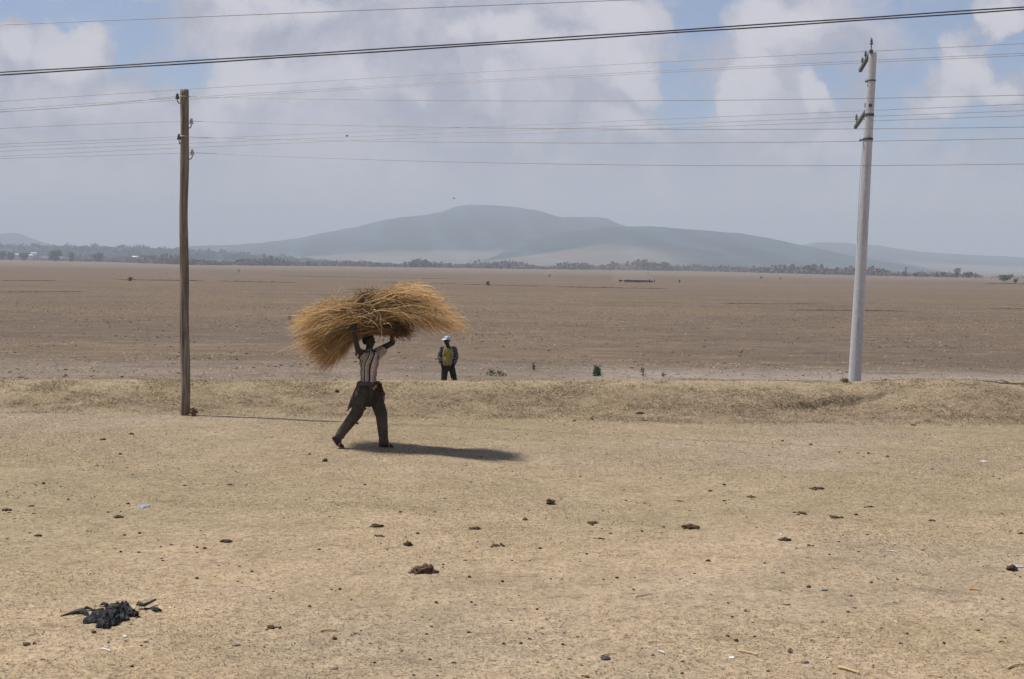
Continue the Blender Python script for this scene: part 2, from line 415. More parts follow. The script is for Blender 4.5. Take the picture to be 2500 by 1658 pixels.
# ---------------------------------------------------------------- grass blades and litter (uncountable)
def blades(name, n, ylo, yhi, lmin, lmax, wid, cols, label, cat, upr=(.05, .6), dens=None, xk=.40, power=1.0):
    k = n * 2
    yv = ylo + (yhi - ylo) * rng.random(k) ** power
    xv = (rng.random(k) * 2 - 1) * (1.2 + xk * yv)
    keep = rng.random(k) < (xk * yv + 1.2) / (xk * yhi + 1.2) * (1.0 if dens is None else dens(xv, yv))
    xv, yv = xv[keep][:n], yv[keep][:n]; m = len(xv)
    zv = ground_z(xv, yv)
    L = lmin + (lmax - lmin) * rng.random(m) ** 1.8
    az = rng.random(m) * 2 * np.pi; el = upr[0] + (upr[1] - upr[0]) * rng.random(m)
    d = np.stack([np.cos(az) * np.cos(el), np.sin(az) * np.cos(el), np.sin(el)], -1)
    sd = np.stack([-np.sin(az), np.cos(az), np.zeros(m)], -1)
    sd = sd + np.array([0, 0, 1]) * (rng.random((m, 1)) - .5) * .8
    wv_ = (wid * (.6 + .8 * rng.random(m)))[:, None]
    b = np.stack([xv, yv, zv + .002], -1)
    V = np.empty((m, 3, 3)); V[:, 0] = b - sd * wv_; V[:, 1] = b + sd * wv_; V[:, 2] = b + d * L[:, None]
    ci = rng.integers(0, len(cols), m); c = np.array(cols)[ci] * (.75 + .5 * rng.random((m, 1)))
    C = np.repeat(c[:, None, :], 3, 1)
    o = add_mesh(name, V.reshape(-1, 3), np.arange(m * 3).reshape(m, 3), M_grass, col=C.reshape(-1, 3))
    tag(o, label, cat, kind='stuff'); return o
M_grass = mat_simple('dry_grass_blades', None, .8, vcol=True, spec=.2, transl=.3)
straw = [(.46, .37, .22), (.40, .31, .18), (.52, .42, .27), (.36, .29, .15), (.28, .22, .13), (.24, .23, .12), (.20, .15, .10)]
def dens_near(x, y): return np.clip(.55 + fbm(x * .5, y * .5, 4) * 2.6, .08, 1)
blades('dry_grass', 250000, 8.2, 27.8, .015, .05, .0036, straw + [(.16, .125, .075), (.17, .155, .085), (.58, .48, .32)], 'short dry trampled grass covering the near ground', 'grass', dens=dens_near, power=.9)
def dens_bank(x, y):
    t0 = toe(x); c0 = crest(x); return np.clip(sstep(t0 - .9, t0 + .1, y) * (1 - sstep(c0 + .8, c0 + 1.8, y)) * np.clip(.35 + fbm(x * 1.6, y * 2.2, 4, .6) * 4, 0.02, 1), 0, 1)
blades('bank_grass', 90000, 24.5, 30.5, .03, .11, .006, [(.36, .295, .19), (.29, .235, .15), (.42, .35, .24), (.2, .155, .10), (.15, .115, .08)],
       'tufted dry grass growing on the low earth bank', 'grass', upr=(.05, .75), dens=dens_bank)
blades('field_stubble', 140000, 36, 230, .04, .22, .020, [(.50, .42, .30), (.44, .37, .25), (.33, .27, .19), (.14, .105, .08), (.19, .15, .12), (.42, .35, .25), (.24, .19, .14)],
       'sparse stubble and weeds scattered over the brown field', 'stubble', upr=(.02, .5), power=1.6, dens=lambda x, y: np.clip(.4 + fbm(x * .1, y * .1, 4) * 3, .1, 1))

# tiny crumbs of soil and dung
ico = bmesh.new(); bmesh.ops.create_icosphere(ico, subdivisions=1, radius=1)
icoV = np.array([v.co[:] for v in ico.verts]); icoF = np.array([[v.index for v in f.verts] for f in ico.faces]); ico.free()
M_dirt = mat_simple('dark_dirt', None, .95, .25, 60, .004, .1, vcol=True)
def crumbs(name, n, ylo, yhi, smin, smax, label, cols, dens=None, xk=.40, flat=.55):
    yv = ylo + (yhi - ylo) * rng.random(n * 3) ; xv = (rng.random(n * 3) * 2 - 1) * (1 + xk * yv)
    keep = rng.random(n * 3) < (1 + xk * yv) / (1 + xk * yhi) * (dens(xv, yv) if dens else 1)
    xv, yv = xv[keep][:n], yv[keep][:n]; m = len(xv); zv = ground_z(xv, yv)
    s = smin + (smax - smin) * rng.random(m) ** 3.0
    V = icoV[None] * (1 + .35 * (rng.random((m, len(icoV), 3)) - .5)) * s[:, None, None]
    V[..., 2] *= flat; V[..., 0] *= (.8 + .9 * rng.random(m))[:, None]
    V = V + np.stack([xv, yv, zv + s * .25], -1)[:, None, :]
    Fc = (icoF[None] + (np.arange(m) * len(icoV))[:, None, None]).reshape(-1, 3)
    c = np.array(cols)[rng.integers(0, len(cols), m)]; C = np.repeat(c[:, None], len(icoV), 1)
    tag(add_mesh(name, V.reshape(-1, 3), Fc, M_dirt, col=C.reshape(-1, 3)), label, 'dirt', kind='stuff')
dk = [(.095, .055, .036), (.12, .085, .06), (.16, .125, .10), (.06, .042, .03)]
crumbs('dirt_crumbs', 5200, 8.3, 27.5, .004, .0145, 'tiny dark crumbs of soil and dung littering the dry grass', dk,
       lambda x, y: np.clip(.12 + np.maximum(fbm(x * .9 + 31, y * .9, 4, .6), 0) ** 1.3 * 6, 0, 1))
crumbs('field_clods', 9000, 31, 130, .015, .06, 'small clods of soil strewn over the brown field', dk[:3] + [(.40, .35, .28), (.34, .28, .22), (.2, .16, .13), (.2, .16, .13)],
       lambda x, y: np.clip(.3 + fbm(x * .25, y * .25, 3) * 3, .05, 1))

# ---------------------------------------------------------------- poles and wires
def tube(pts, rad, sides=8, twist=0.0):
    pts = [Vector(q) for q in pts]; n = len(pts)
    if not hasattr(rad, '__len__'): rad = [rad] * n
    V = []; Fc = []
    up = Vector((0, 0, 1)) if abs((pts[-1] - pts[0]).normalized().z) < .9 else Vector((0, 1, 0))
    for i in range(n):
        tg = (pts[min(i + 1, n - 1)] - pts[max(i - 1, 0)]).normalized()
        a = tg.cross(up).normalized(); b = a.cross(tg).normalized()
        for k in range(sides):
            th = 2 * math.pi * k / sides
            V.append(pts[i] + (a * math.cos(th) + b * math.sin(th)) * rad[i])
    for i in range(n - 1):
        for k in range(sides):
            Fc.append([i * sides + k, i * sides + (k + 1) % sides, (i + 1) * sides + (k + 1) % sides, (i + 1) * sides + k])
    Fc.append(list(range(sides))[::-1]); Fc.append([(n - 1) * sides + k for k in range(sides)])
    return V, Fc
def tubes(name, lst, mat, parent=None, smooth=True):
    V = []; Fc = []
    for l in lst:
        v, f = tube(*l); o = len(V); V += v; Fc += [[i + o for i in q] for q in f]
    me = bpy.data.meshes.new(name); me.from_pydata(V, [], Fc); me.update()
    if smooth: me.polygons.foreach_set('use_smooth', np.ones(len(me.polygons), dtype=bool))
    me.materials.append(mat); o = bpy.data.objects.new(name, me); COL.objects.link(o)
    if parent: o.parent = parent
    return o
M_wire = mat_simple('dull_wire', (.20, .19, .18), .42, spec=.6, metal=.55)
M_cable = mat_simple('black_cable_sheath', (.03, .03, .032), .45, spec=.5)
M_iron = mat_simple('rusty_iron', (.09, .085, .08), .6, .2, 30, metal=.5)
M_galv = mat_simple('dark_bracket', (.10, .105, .09), .6, .2, 20, metal=.4)

M_wood = bpy.data.materials.new('weathered_wood'); M_wood.use_nodes = True
t = NT(M_wood.node_tree); p = t.n['Principled BSDF']; p.inputs['Roughness'].default_value = .9
tcn = t.new('ShaderNodeTexCoord')
st_ = t.vmath('MULTIPLY', tcn.outputs['Object'], (28, 28, 1.6)); nn = t.noise(st_, 1.0, 6, .7); n_b = t.noise(t.vmath('MULTIPLY', tcn.outputs['Object'], (3, 3, 1.2)), 1.0, 4, .6)
cr = t.mix(t.rng(nn.outputs[0], .38, .60), (.055, .043, .032, 1), (.31, .26, .19, 1))
cr = t.mix(t.rng(n_b.outputs[0], .35, .65, 0, .6), cr, (.14, .10, .07, 1))
t.l.new(cr, p.inputs['Base Color'])
bb = t.new('ShaderNodeBump'); bb.inputs['Distance'].default_value = .02; t.l.new(nn.outputs[0], bb.inputs['Height']); t.l.new(bb.outputs[0], p.inputs['Normal'])
M_conc = bpy.data.materials.new('spun_concrete'); M_conc.use_nodes = True
t = NT(M_conc.node_tree); p = t.n['Principled BSDF']; p.inputs['Roughness'].default_value = .8; p.inputs['Diffuse Roughness'].default_value = 1.0
tcn = t.new('ShaderNodeTexCoord'); nn = t.noise(tcn.outputs['Object'], 14, 6, .65); nl = t.noise(t.vmath('MULTIPLY', tcn.outputs['Object'], (8, 8, .7)), 1, 4, .6)
cr = t.mix(t.rng(nn.outputs[0], .3, .7), (.48, .49, .505, 1), (.61, .62, .635, 1)); cr = t.mix(t.rng(nl.outputs[0], .45, .7, 0, .5), cr, (.27, .25, .235, 1))
t.l.new(cr, p.inputs['Base Color'])
bb = t.new('ShaderNodeBump'); bb.inputs['Distance'].default_value = .004; t.l.new(nn.outputs[0], bb.inputs['Height']); t.l.new(bb.outputs[0], p.inputs['Normal'])

def round_pole(name, base, top, r0, r1, mat, parent, wob=0.0, rough=0.0, sides=28, n=70, square=None):
    V = []; Fc = []
    for i in range(n + 1):
        f = i / n; c = base.lerp(top, f)
        c = c + Vector((wob * (math.sin(f * 7 + 1) * .5 + math.sin(f * 17) * .3), wob * math.cos(f * 9) * .5, 0)) * min(1, f * 8)
        r = r0 + (r1 - r0) * f
        if rough and f < .04: r *= 1.12 - f * 3
        for k in range(sides):
            th = 2 * math.pi * k / sides
            rr = r * (1 + rough * (mn.noise(Vector((math.cos(th) * 1.5, math.sin(th) * 1.5, f * 9))) + .5 * mn.noise(Vector((math.cos(th) * 4, math.sin(th) * 4, f * 5)))))
            if square is not None:
                ct_, s_t = abs(math.cos(th - square)), abs(math.sin(th - square)); rr = r / (ct_ ** 14 + s_t ** 14) ** (1 / 14)
            z = c.z + (rough * .25 * mn.noise(Vector((th, 3, 1))) if i == n else 0)
            V.append((c.x + rr * math.cos(th), c.y + rr * math.sin(th), z))
    for i in range(n):
        for k in range(sides):
            Fc.append([i * sides + k, i * sides + (k + 1) % sides, (i + 1) * sides + (k + 1) % sides, (i + 1) * sides + k])
    Fc.append([n * sides + k for k in range(sides)])
    me = bpy.data.meshes.new(name); me.from_pydata(V, [], Fc); me.update()
    me.polygons.foreach_set('use_smooth', np.array([True] * (len(me.polygons) - 1) + [False]))
    me.materials.append(mat); o = bpy.data.objects.new(name, me); COL.objects.link(o); o.parent = parent; return o

# wooden telephone pole
wb = hit(452, 1014); WY = wb.y
wt = at(449, 220, WY)
wp = empty('utility_pole', wb, 'weathered brown wooden pole standing at the foot of the bank, left', 'utility pole')
H = wt - wb
round_pole('shaft', Vector((0, 0, -.3)), Vector((H.x, 0, H.z)), .083, .073, M_wood, wp, wob=.020, rough=.14)
M_porc = mat_simple('glazed_porcelain', (.42, .40, .34), .3, .15, 30, spec=.6)
M_band = mat_simple('pale_tie_wire', (.62, .58, .52), .5, metal=.2)
def insulator(parent, org, side, px, py, Y, brown=False):
    c = at(px, py, Y) - org
    shaftx = (H.x * (c.z / H.z)) + side * .068
    hook = [Vector((shaftx - side * .03, c.y, c.z - .10)), Vector((shaftx + side * .02, c.y, c.z - .115)), Vector((c.x - side * .02, c.y, c.z - .105)), Vector((c.x, c.y, c.z - .07)), Vector((c.x, c.y, c.z - .01))]
    b = tubes('bracket', [(hook, .009, 8)], M_iron, parent)
    prof_ = [(.0, .055), (.018, .055), (.024, .042), (.02, .028), (.030, .014), (.026, .0), (.036, -.02), (.034, -.042), (0, -.042)]
    pts = [Vector((c.x, c.y, c.z + q[1])) for q in prof_]
    V = []; Fc = []
    for i, q in enumerate(prof_):
        for k in range(14):
            th = 2 * math.pi * k / 14; V.append((c.x + q[0] * math.cos(th), c.y + q[0] * math.sin(th), c.z + q[1]))
    for i in range(len(prof_) - 1):
        for k in range(14): Fc.append([i * 14 + k, (i + 1) * 14 + k, (i + 1) * 14 + (k + 1) % 14, i * 14 + (k + 1) % 14])
    me = bpy.data.meshes.new('insulator'); me.from_pydata(V, [], Fc); me.update(); me.polygons.foreach_set('use_smooth', np.ones(len(Fc), dtype=bool))
    me.materials.append(M_iron if brown else M_porc); o = bpy.data.objects.new('insulator', me); COL.objects.link(o); o.parent = b
insulator(wp, wb, -1, 433, 236, WY, True); insulator(wp, wb, 1, 467.5, 297, WY)
insulator(wp, wb, -1, 437, 335, WY, True); insulator(wp, wb, 1, 469.5, 373, WY)
for py in (236, 333):
    zz = (at(450, py, WY) - wb).z; cxp = H.x * zz / H.z
    ring = [Vector((cxp + .079 * math.cos(a_), .079 * math.sin(a_), zz)) for a_ in np.linspace(0, 2 * math.pi, 25)]
    tubes('tie_band', [(ring, .0055, 6)], M_band, wp)

# concrete pole
CY = 29.5; cb_ = gpt(ray(2086, 929).x * CY, CY)
ct = at(2131, 129, CY)
cp = empty('utility_pole', cb_, 'tall leaning pale concrete pole on top of the bank, right', 'utility pole')
HC = ct - cb_
round_pole('shaft', Vector((-HC.x * .04, 0, -.3)), Vector((HC.x, 0, HC.z)), .132, .080, M_conc, cp)
def cpt(px, py, Y): return at(px, py, Y) - cb_
def bar(p0, p1, s=.03):
    d = (p1 - p0).normalized(); a = d.cross(Vector((0, 0, 1))).normalized() * s; b = a.cross(d).normalized() * s
    return [p0 - a - b, p0 + a - b, p0 + a + b, p0 - a + b, p1 - a - b, p1 + a - b, p1 + a + b, p1 - a + b]
def crossarm(pn, pf, pins, brace=None):
    v = bar(pn, pf, .032); f = [[0, 1, 2, 3], [7, 6, 5, 4], [0, 4, 5, 1], [1, 5, 6, 2], [2, 6, 7, 3], [3, 7, 4, 0]]
    arm = add_mesh('crossarm', v, f, M_galv, cp)
    for (tpos, hgt) in pins:
        b = pn.lerp(pf, tpos)
        prof_ = [(.011, 0), (.011, hgt * .45), (.032, hgt * .47), (.036, hgt * .55), (.02, hgt * .62), (.028, hgt * .7), (.022, hgt * .85), (.012, hgt * .9), (.006, hgt)]
        V = []; Fc = []
        for q in prof_:
            for k in range(10): V.append((b.x + q[0] * math.cos(k * .6283), b.y + q[0] * math.sin(k * .6283), b.z + .02 + q[1]))
        for i in range(len(prof_) - 1):
            for k in range(10): Fc.append([i * 10 + k, i * 10 + (k + 1) % 10, (i + 1) * 10 + (k + 1) % 10, (i + 1) * 10 + k])
        me = bpy.data.meshes.new('insulator'); me.from_pydata(V, [], Fc); me.update(); me.materials.append(M_galv)
        o = bpy.data.objects.new('insulator', me); COL.objects.link(o); o.parent = arm
    if brace: tubes('brace', [([brace[0], brace[1]], .014, 6)], M_iron, cp)
A0 = cpt(2127.5, 125, CY - .12); A1 = cpt(2100, 173, CY + 2.3)
crossarm(A0, A1, [(.02, .27), (.52, .22), (.80, .2)])
B0 = cpt(2125, 257, CY - .1); B1 = cpt(2088, 311, CY + 2.6)
crossarm(B0, B1, [(.30, .2), (.93, .25)], (cpt(2112, 292, CY), B0.lerp(B1, .55)))
def clamp(py, h=.05, stub=None):
    z = (at(2120, py, CY) - cb_).z; f = z / HC.z; c = Vector((HC.x * f, 0, z)); r = .135 + (.078 - .135) * f + .009
    V = []; Fc = []
    for s in (-1, 1):
        for k in range(24): V.append((c.x + r * math.cos(k * math.pi / 12), c.y + r * math.sin(k * math.pi / 12), z + s * h / 2))
    for k in range(24): Fc.append([k, (k + 1) % 24, 24 + (k + 1) % 24, 24 + k])
    Fc.append(list(range(24))[::-1]); Fc.append(list(range(24, 48)))
    cl = add_mesh('clamp', V, Fc, M_galv, cp)
    if stub: tubes('bolt', [([c + Vector((-r * .6, 0, 0)), c + Vector((-r - stub, -.02, -.03)), c + Vector((-r - stub, -.02, .03))], .018, 8)], M_iron, cl)
clamp(281, .06); clamp(340, .055, .075); clamp(197, .03, .03)
gw = [cpt(2107, 345, CY - .02), cpt(2102, 400, CY - .02), cpt(2098, 460, CY - .02), cpt(2094, 550, CY - .02), cpt(2091, 660, CY - .02)]
tubes('earth_wire', [(gw, .0035, 6)], M_wire, cp)

def wire(name, pts, plane, rad, mat, label, cat, group, ext=(14, 14), sides=6, parent=None):
    """pts are sightings of one wire; plane = (x0,y0,slope): the vertical plane the wire hangs in"""
    x0, y0, b = plane; X = []; Z = []
    for px, py in pts:
        v = ray(px, py); Y = (y0 - b * x0) / (1 - b * v.x); X.append(v.x * Y); Z.append(CAM_Z + v.z * Y)
    deg = min(3, len(X) - 1); pf = np.polyfit(X, Z, deg if deg < 3 else 2)
    xs = np.linspace(min(X) - ext[0], max(X) + ext[1], 90)
    zs = np.polyval(pf, xs)
    P3 = [Vector((x, y0 + b * (x - x0), z)) for x, z in zip(xs, zs)]
    o = tubes(name, [(P3, rad, sides)], mat, parent)
    if label: tag(o, label, cat, group)
    return o
wx, wy = wb.x, wb.y
# wooden pole line: each wire is one object, left span and right span joined at the insulator
def two_span(left, pin, right, label):
    L = []; Rr = []
    def solve(pts, b):
        X = []; Z = []
        for px, py in pts:
            v = ray(px, py); Y = (wy - b * wx) / (1 - b * v.x); X.append(v.x * Y); Z.append(CAM_Z + v.z * Y)
        return X, Z
    out_ = []
    X, Z = solve(left + [pin], -.45); pf = np.polyfit(X, Z, min(2, len(X) - 1)); xs = np.linspace(min(X) - 8, X[-1], 40)
    out_ += [Vector((x, wy - .45 * (x - wx), np.polyval(pf, x))) for x in xs]
    X, Z = solve([pin] + right, -.30)
    Xa = np.array(X); wgt = np.ones(len(X)); wgt[0] = 6; pf = np.polyfit(Xa, Z, 2, w=wgt); xs = np.linspace(X[0], max(X) + 8, 70)[1:]
    out_ += [Vector((x, wy - .30 * (x - wx), np.polyval(pf, x))) for x in xs]
    o = tubes('telephone_wire', [(out_, .0036, 6)], M_wire)
    tag(o, label, 'wire', 'wires strung from the wooden pole')
two_span([(0, 273), (220, 258)], (434, 235), [(740, 242), (1250, 247), (2000, 241), (2500, 233)], 'topmost wire tied to the left-hand top insulator of the wooden pole')
two_span([(0, 314), (220, 304)], (468, 296), [(740, 304), (1250, 312), (1750, 317), (2120, 315), (2500, 310)], 'wire tied to the upper right insulator of the wooden pole')
two_span([(0, 352), (220, 343)], (437, 334), [(740, 341), (1250, 348), (2100, 347), (2500, 337)], 'wire tied to the lower left insulator of the wooden pole')
two_span([(0, 387), (220, 381)], (470, 373), [(740, 384), (1250, 398), (1750, 405), (2120, 405), (2500, 400)], 'lowest wire, tied to the bottom insulator of the wooden pole')
cpl = (cb_.x + .4, cb_.y, -.5); cg = 'wires strung from the concrete pole'
def cw(pts, dy, label): wire('power_wire', pts, (cpl[0], cpl[1] + dy, cpl[2]), .0046, M_wire, label, 'wire', cg)
cw([(0, 246), (500, 220), (1250, 170), (2127, 118), (2500, 113)], 0, 'highest of the wires on the upper crossarm of the concrete pole')
cw([(0, 267), (560, 233), (1250, 193), (2101, 142), (2500, 135)], 1.2, 'upper of the close pair of wires below the top wire of the concrete pole')
cw([(0, 273), (560, 238), (1250, 197), (2101, 148), (2500, 140)], 1.9, 'lower of the close pair of wires below the top wire of the concrete pole')
cw([(0, 357), (480, 344), (1250, 305), (2101, 263), (2500, 261)], .6, 'first of three wires on the lower crossarm of the concrete pole')
cw([(0, 368), (480, 353), (1250, 318), (2101, 278), (2500, 276)], 1.6, 'middle of three wires on the lower crossarm of the concrete pole')
cw([(0, 380), (480, 364), (1250, 326), (2101, 290), (2500, 288)], 2.4, 'lowest of three wires on the lower crossarm of the concrete pole')
tc_ = empty('overhead_cable', at(1250, 104, 9.2), 'thick black double cable sloping across the sky nearest the viewer', 'cable')
def strand(dy_px, ph):
    P3 = []
    pts = [(0, 179), (740, 132), (1250, 101), (1798, 67), (2500, 18)]
    X = []; Z = []
    for px, py in pts:
        q = at(px, py + dy_px, 9.2); X.append(q.x); Z.append(q.z)
    pf = np.polyfit(X, Z, 2)
    for x in np.linspace(-18, 18, 420):
        P3.append(Vector((x, 9.2 + .003 * math.cos(x * 5.2 + ph), np.polyval(pf, x) + .0012 * math.sin(x * 5.2 + ph))) - tc_.location)
    tubes('cable_strand', [(P3, .0044, 8)], M_cable, tc_)
strand(-1.5, 0); strand(4.6, math.pi)
wire('overhead_wire', [(0, 61), (624, 36), (1250, 11), (1540, 0)], (0, 9.6, 0), .0021, M_wire, 'single thin grey wire sloping out at the top of the frame, above the cable', 'wire', None)

# ---------------------------------------------------------------- figure helpers
def remesh(name, build, voxel, mat, parent, smooth_it=6, colf=None):
    bm = bmesh.new(); build(bm)
    me = bpy.data.meshes.new('tmp'); bm.to_mesh(me); bm.free()
    o = bpy.data.objects.new('tmp', me); COL.objects.link(o)
    m = o.modifiers.new('r', 'REMESH'); m.mode = 'VOXEL'; m.voxel_size = voxel; m.use_smooth_shade = True
    s = o.modifiers.new('s', 'SMOOTH'); s.iterations = smooth_it; s.factor = .5
    dg = bpy.context.evaluated_depsgraph_get()
    me2 = bpy.data.meshes.new_from_object(o.evaluated_get(dg))
    bpy.data.objects.remove(o); bpy.data.meshes.remove(me)
    me2.name = name; me2.materials.clear(); me2.materials.append(mat)
    me2.polygons.foreach_set('use_smooth', np.ones(len(me2.polygons), dtype=bool))
    if colf is not None:
        co = np.empty(len(me2.vertices) * 3, dtype=np.float32); me2.vertices.foreach_get('co', co)
        set_col(me2, colf(co.reshape(-1, 3)))
    ob = bpy.data.objects.new(name, me2); COL.objects.link(ob)
    if parent: ob.parent = parent
    return ob
def cap(bm, p0, r0, p1, r1, seg=14):
    p0 = Vector(p0); p1 = Vector(p1); d = p1 - p0; L = max(d.length, 1e-4)
    rot = d.to_track_quat('Z', 'Y').to_matrix().to_4x4() if L > 1e-3 else Matrix()
    for (q, r) in ((p0, r0), (p1, r1)):
        bmesh.ops.create_uvsphere(bm, u_segments=seg, v_segments=10, radius=r, matrix=Matrix.Translation(q) @ rot)
    bmesh.ops.create_cone(bm, cap_ends=True, segments=seg, radius1=r0, radius2=r1, depth=L, matrix=Matrix.Translation((p0 + p1) / 2) @ rot)
def ell(bm, c, r, rotz=0, rotx=0, roty=0):
    m = Matrix.Translation(c) @ Matrix.Rotation(rotz, 4, 'Z') @ Matrix.Rotation(roty, 4, 'Y') @ Matrix.Rotation(rotx, 4, 'X') @ Matrix.Diagonal((*r, 1))
    bmesh.ops.create_uvsphere(bm, u_segments=20, v_segments=14, radius=1, matrix=m)
def slab(bm, c, r, rotz=0, rotx=0, roty=0):
    m = Matrix.Translation(c) @ Matrix.Rotation(rotz, 4, 'Z') @ Matrix.Rotation(roty, 4, 'Y') @ Matrix.Rotation(rotx, 4, 'X') @ Matrix.Diagonal((*r, 1))
    bmesh.ops.create_cube(bm, size=2, matrix=m)
def head(bm, c, yaw, pitch=0, s=1.0):
    """face looks along local -Y before yaw; c = centre of skull"""
    M = Matrix.Translation(c) @ Matrix.Rotation(yaw, 4, 'Z') @ Matrix.Rotation(pitch, 4, 'X')
    def e(p, r): bmesh.ops.create_uvsphere(bm, u_segments=18, v_segments=12, radius=1, matrix=M @ Matrix.Translation(Vector(p) * s) @ Matrix.Diagonal((r[0] * s, r[1] * s, r[2] * s, 1)))
    e((0, .01, .02), (.076, .096, .090)); e((0, -.022, -.04), (.060, .068, .068)); e((0, -.045, -.088), (.032, .036, .026))
    e((0, -.098, -.02), (.015, .022, .022)); e((0, -.090, -.006), (.012, .016, .03)); e((0, -.088, -.062), (.026, .016, .011))
    for q in (-1, 1):
        e((q * .03, -.078, .024), (.022, .016, .010)); e((q * .036, -.064, -.022), (.022, .022, .020)); e((q * .078, .008, -.008), (.010, .018, .030))
def hand(bm, wrist, d, nrm, side, curl=.6, s=1.0):
    """d: direction of the fingers, nrm: back of the hand, side: +1/-1 thumb side"""
    d = Vector(d).normalized(); nrm = Vector(nrm).normalized(); lat = d.cross(nrm).normalized() * side; nrm = lat.cross(d).normalized() * side * -1 if False else nrm
    w_ = Vector(wrist)
    for k in range(4):
        a = w_ + lat * (.030 - .020 * k) * s; b = w_ + d * .088 * s + lat * (.030 - .021 * k) * s
        cap(bm, a, .017 * s, b, .013 * s, 8)
        L = (.070, .078, .072, .056)[k] * s; q = b; dd = d.copy()
        for j in range(3):
            dd = (dd - nrm * curl * .75).normalized(); q2 = q + dd * L * (.42, .32, .26)[j]
            cap(bm, q, (.0105 - .001 * j) * s, q2, (.0098 - .001 * j) * s, 8); q = q2
    th0 = w_ + d * .025 * s + lat * .03 * s; th1 = th0 + (d * .5 + lat * .8 - nrm * .2).normalized() * .042 * s
    th2 = th1 + (d * .9 + lat * .2 - nrm * .4 * (1 + curl)).normalized() * .036 * s
    cap(bm, th0, .014 * s, th1, .0115 * s, 8); cap(bm, th1, .0115 * s, th2, .0095 * s, 8)

M_skin = mat_simple('dark_brown_skin', (.022, .014, .011), .5, .12, 25, .001, .35)
M_hair = mat_simple('short_black_hair', (.008, .007, .007), .95, .2, 90, .004, .1)
M_cloth = mat_simple('clothing', None, .92, .25, 16, .022, .1, vcol=True, bscale=9)
M_sole = mat_simple('pinkish_foot_sole', (.36, .19, .13), .7, .1, 30)

# ---------------------------------------------------------------- walking person
wk = hit(885, 1094, 15, 40); 
WP = empty('person', wk, 'person in striped shirt striding right with a straw bundle on the head', 'person')
RR = Vector((-.66, -.75, 0)); FF = Vector((.75, -.66, 0))
def body_w(bm):
    ell(bm, (.09, 0, .90), (.13, .11, .12), R(-41)); ell(bm, (.075, 0, 1.06), (.125, .095, .13), R(-41))
    ell(bm, (.08, .0, 1.26), (.155, .10, .17), R(-41)); ell(bm, (.085, .0, 1.40), (.165, .085, .075), R(-41))
    cap(bm, (.09, .0, 1.42), .056, (.088, -.01, 1.54), .05)
    head(bm, (.082, -.015, 1.600), R(68), R(4), .93)
    # right arm, elbow pushed towards the viewer, forearm upright
    cap(bm, (-.025, -.10, 1.41), .058, (-.042, -.345, 1.47), .042); cap(bm, (-.042, -.345, 1.47), .043, (-.062, -.37, 1.56), .040)
    cap(bm, (-.062, -.37, 1.56), .040, (-.100, -.42, 1.77), .026)
    hand(bm, (-.104, -.425, 1.785), (-.10, .25, 1), (.25, -1, .2), 1, 1.0, .88)
    # left arm, elbow out to the right, forearm up into the straw
    cap(bm, (.20, .11, 1.44), .055, (.425, .06, 1.565), .040); cap(bm, (.425, .06, 1.565), .040, (.40, .04, 1.79), .026)
    hand(bm, (.40, .04, 1.80), (-.25, 0, 1), (.6, -.8, 0), -1, .6)
    # right (rear) leg, heel lifted
    cap(bm, (.03, -.08, .88), .085, (-.092, -.07, .50), .058); cap(bm, (-.092, -.07, .50), .055, (-.352, -.05, .165), .036)
    cap(bm, (-.40, -.05, .155), .036, (-.335, -.052, .062), .036); cap(bm, (-.335, -.052, .058), .034, (-.285, -.05, .026), .022)
    cap(bm, (-.352, -.05, .165), .038, (-.335, -.05, .09), .034)
    for k in range(5): cap(bm, (-.30, -.085 + .017 * k, .028), .012, (-.262 - abs(k - 1) * .004, -.090 + .018 * k, .013), .0085, 8)
    # left (front) leg, foot flat
    cap(bm, (.14, .08, .88), .085, (.275, .07, .47), .058); cap(bm, (.275, .07, .47), .055, (.312, .06, .09), .036)
    cap(bm, (.268, .06, .045), .034, (.38, .055, .045), .036); cap(bm, (.38, .055, .038), .036, (.43, .052, .026), .024); cap(bm, (.312, .06, .09), .038, (.35, .06, .055), .035)
    for k in range(5): cap(bm, (.425, .015 + .017 * k, .026), .012, (.466 - (k if k > 0 else 1) * .005, .010 + .019 * k, .016), .009, 8)
remesh('body', body_w, .0075, M_skin, WP, 3)
def hair_w(bm):
    M = Matrix.Translation((.082, -.015, 1.60)) @ Matrix.Rotation(R(68), 4, 'Z') @ Matrix.Rotation(R(4), 4, 'X')
    bmesh.ops.create_uvsphere(bm, u_segments=24, v_segments=16, radius=1, matrix=M @ Matrix.Translation((0, .024, .030)) @ Matrix.Diagonal((.080, .092, .086, 1)))
    bmesh.ops.create_uvsphere(bm, u_segments=24, v_segments=16, radius=1, matrix=M @ Matrix.Translation((0, .05, -.01)) @ Matrix.Diagonal((.064, .052, .06, 1)))
remesh('hair', hair_w, .008, M_hair, WP, 2)
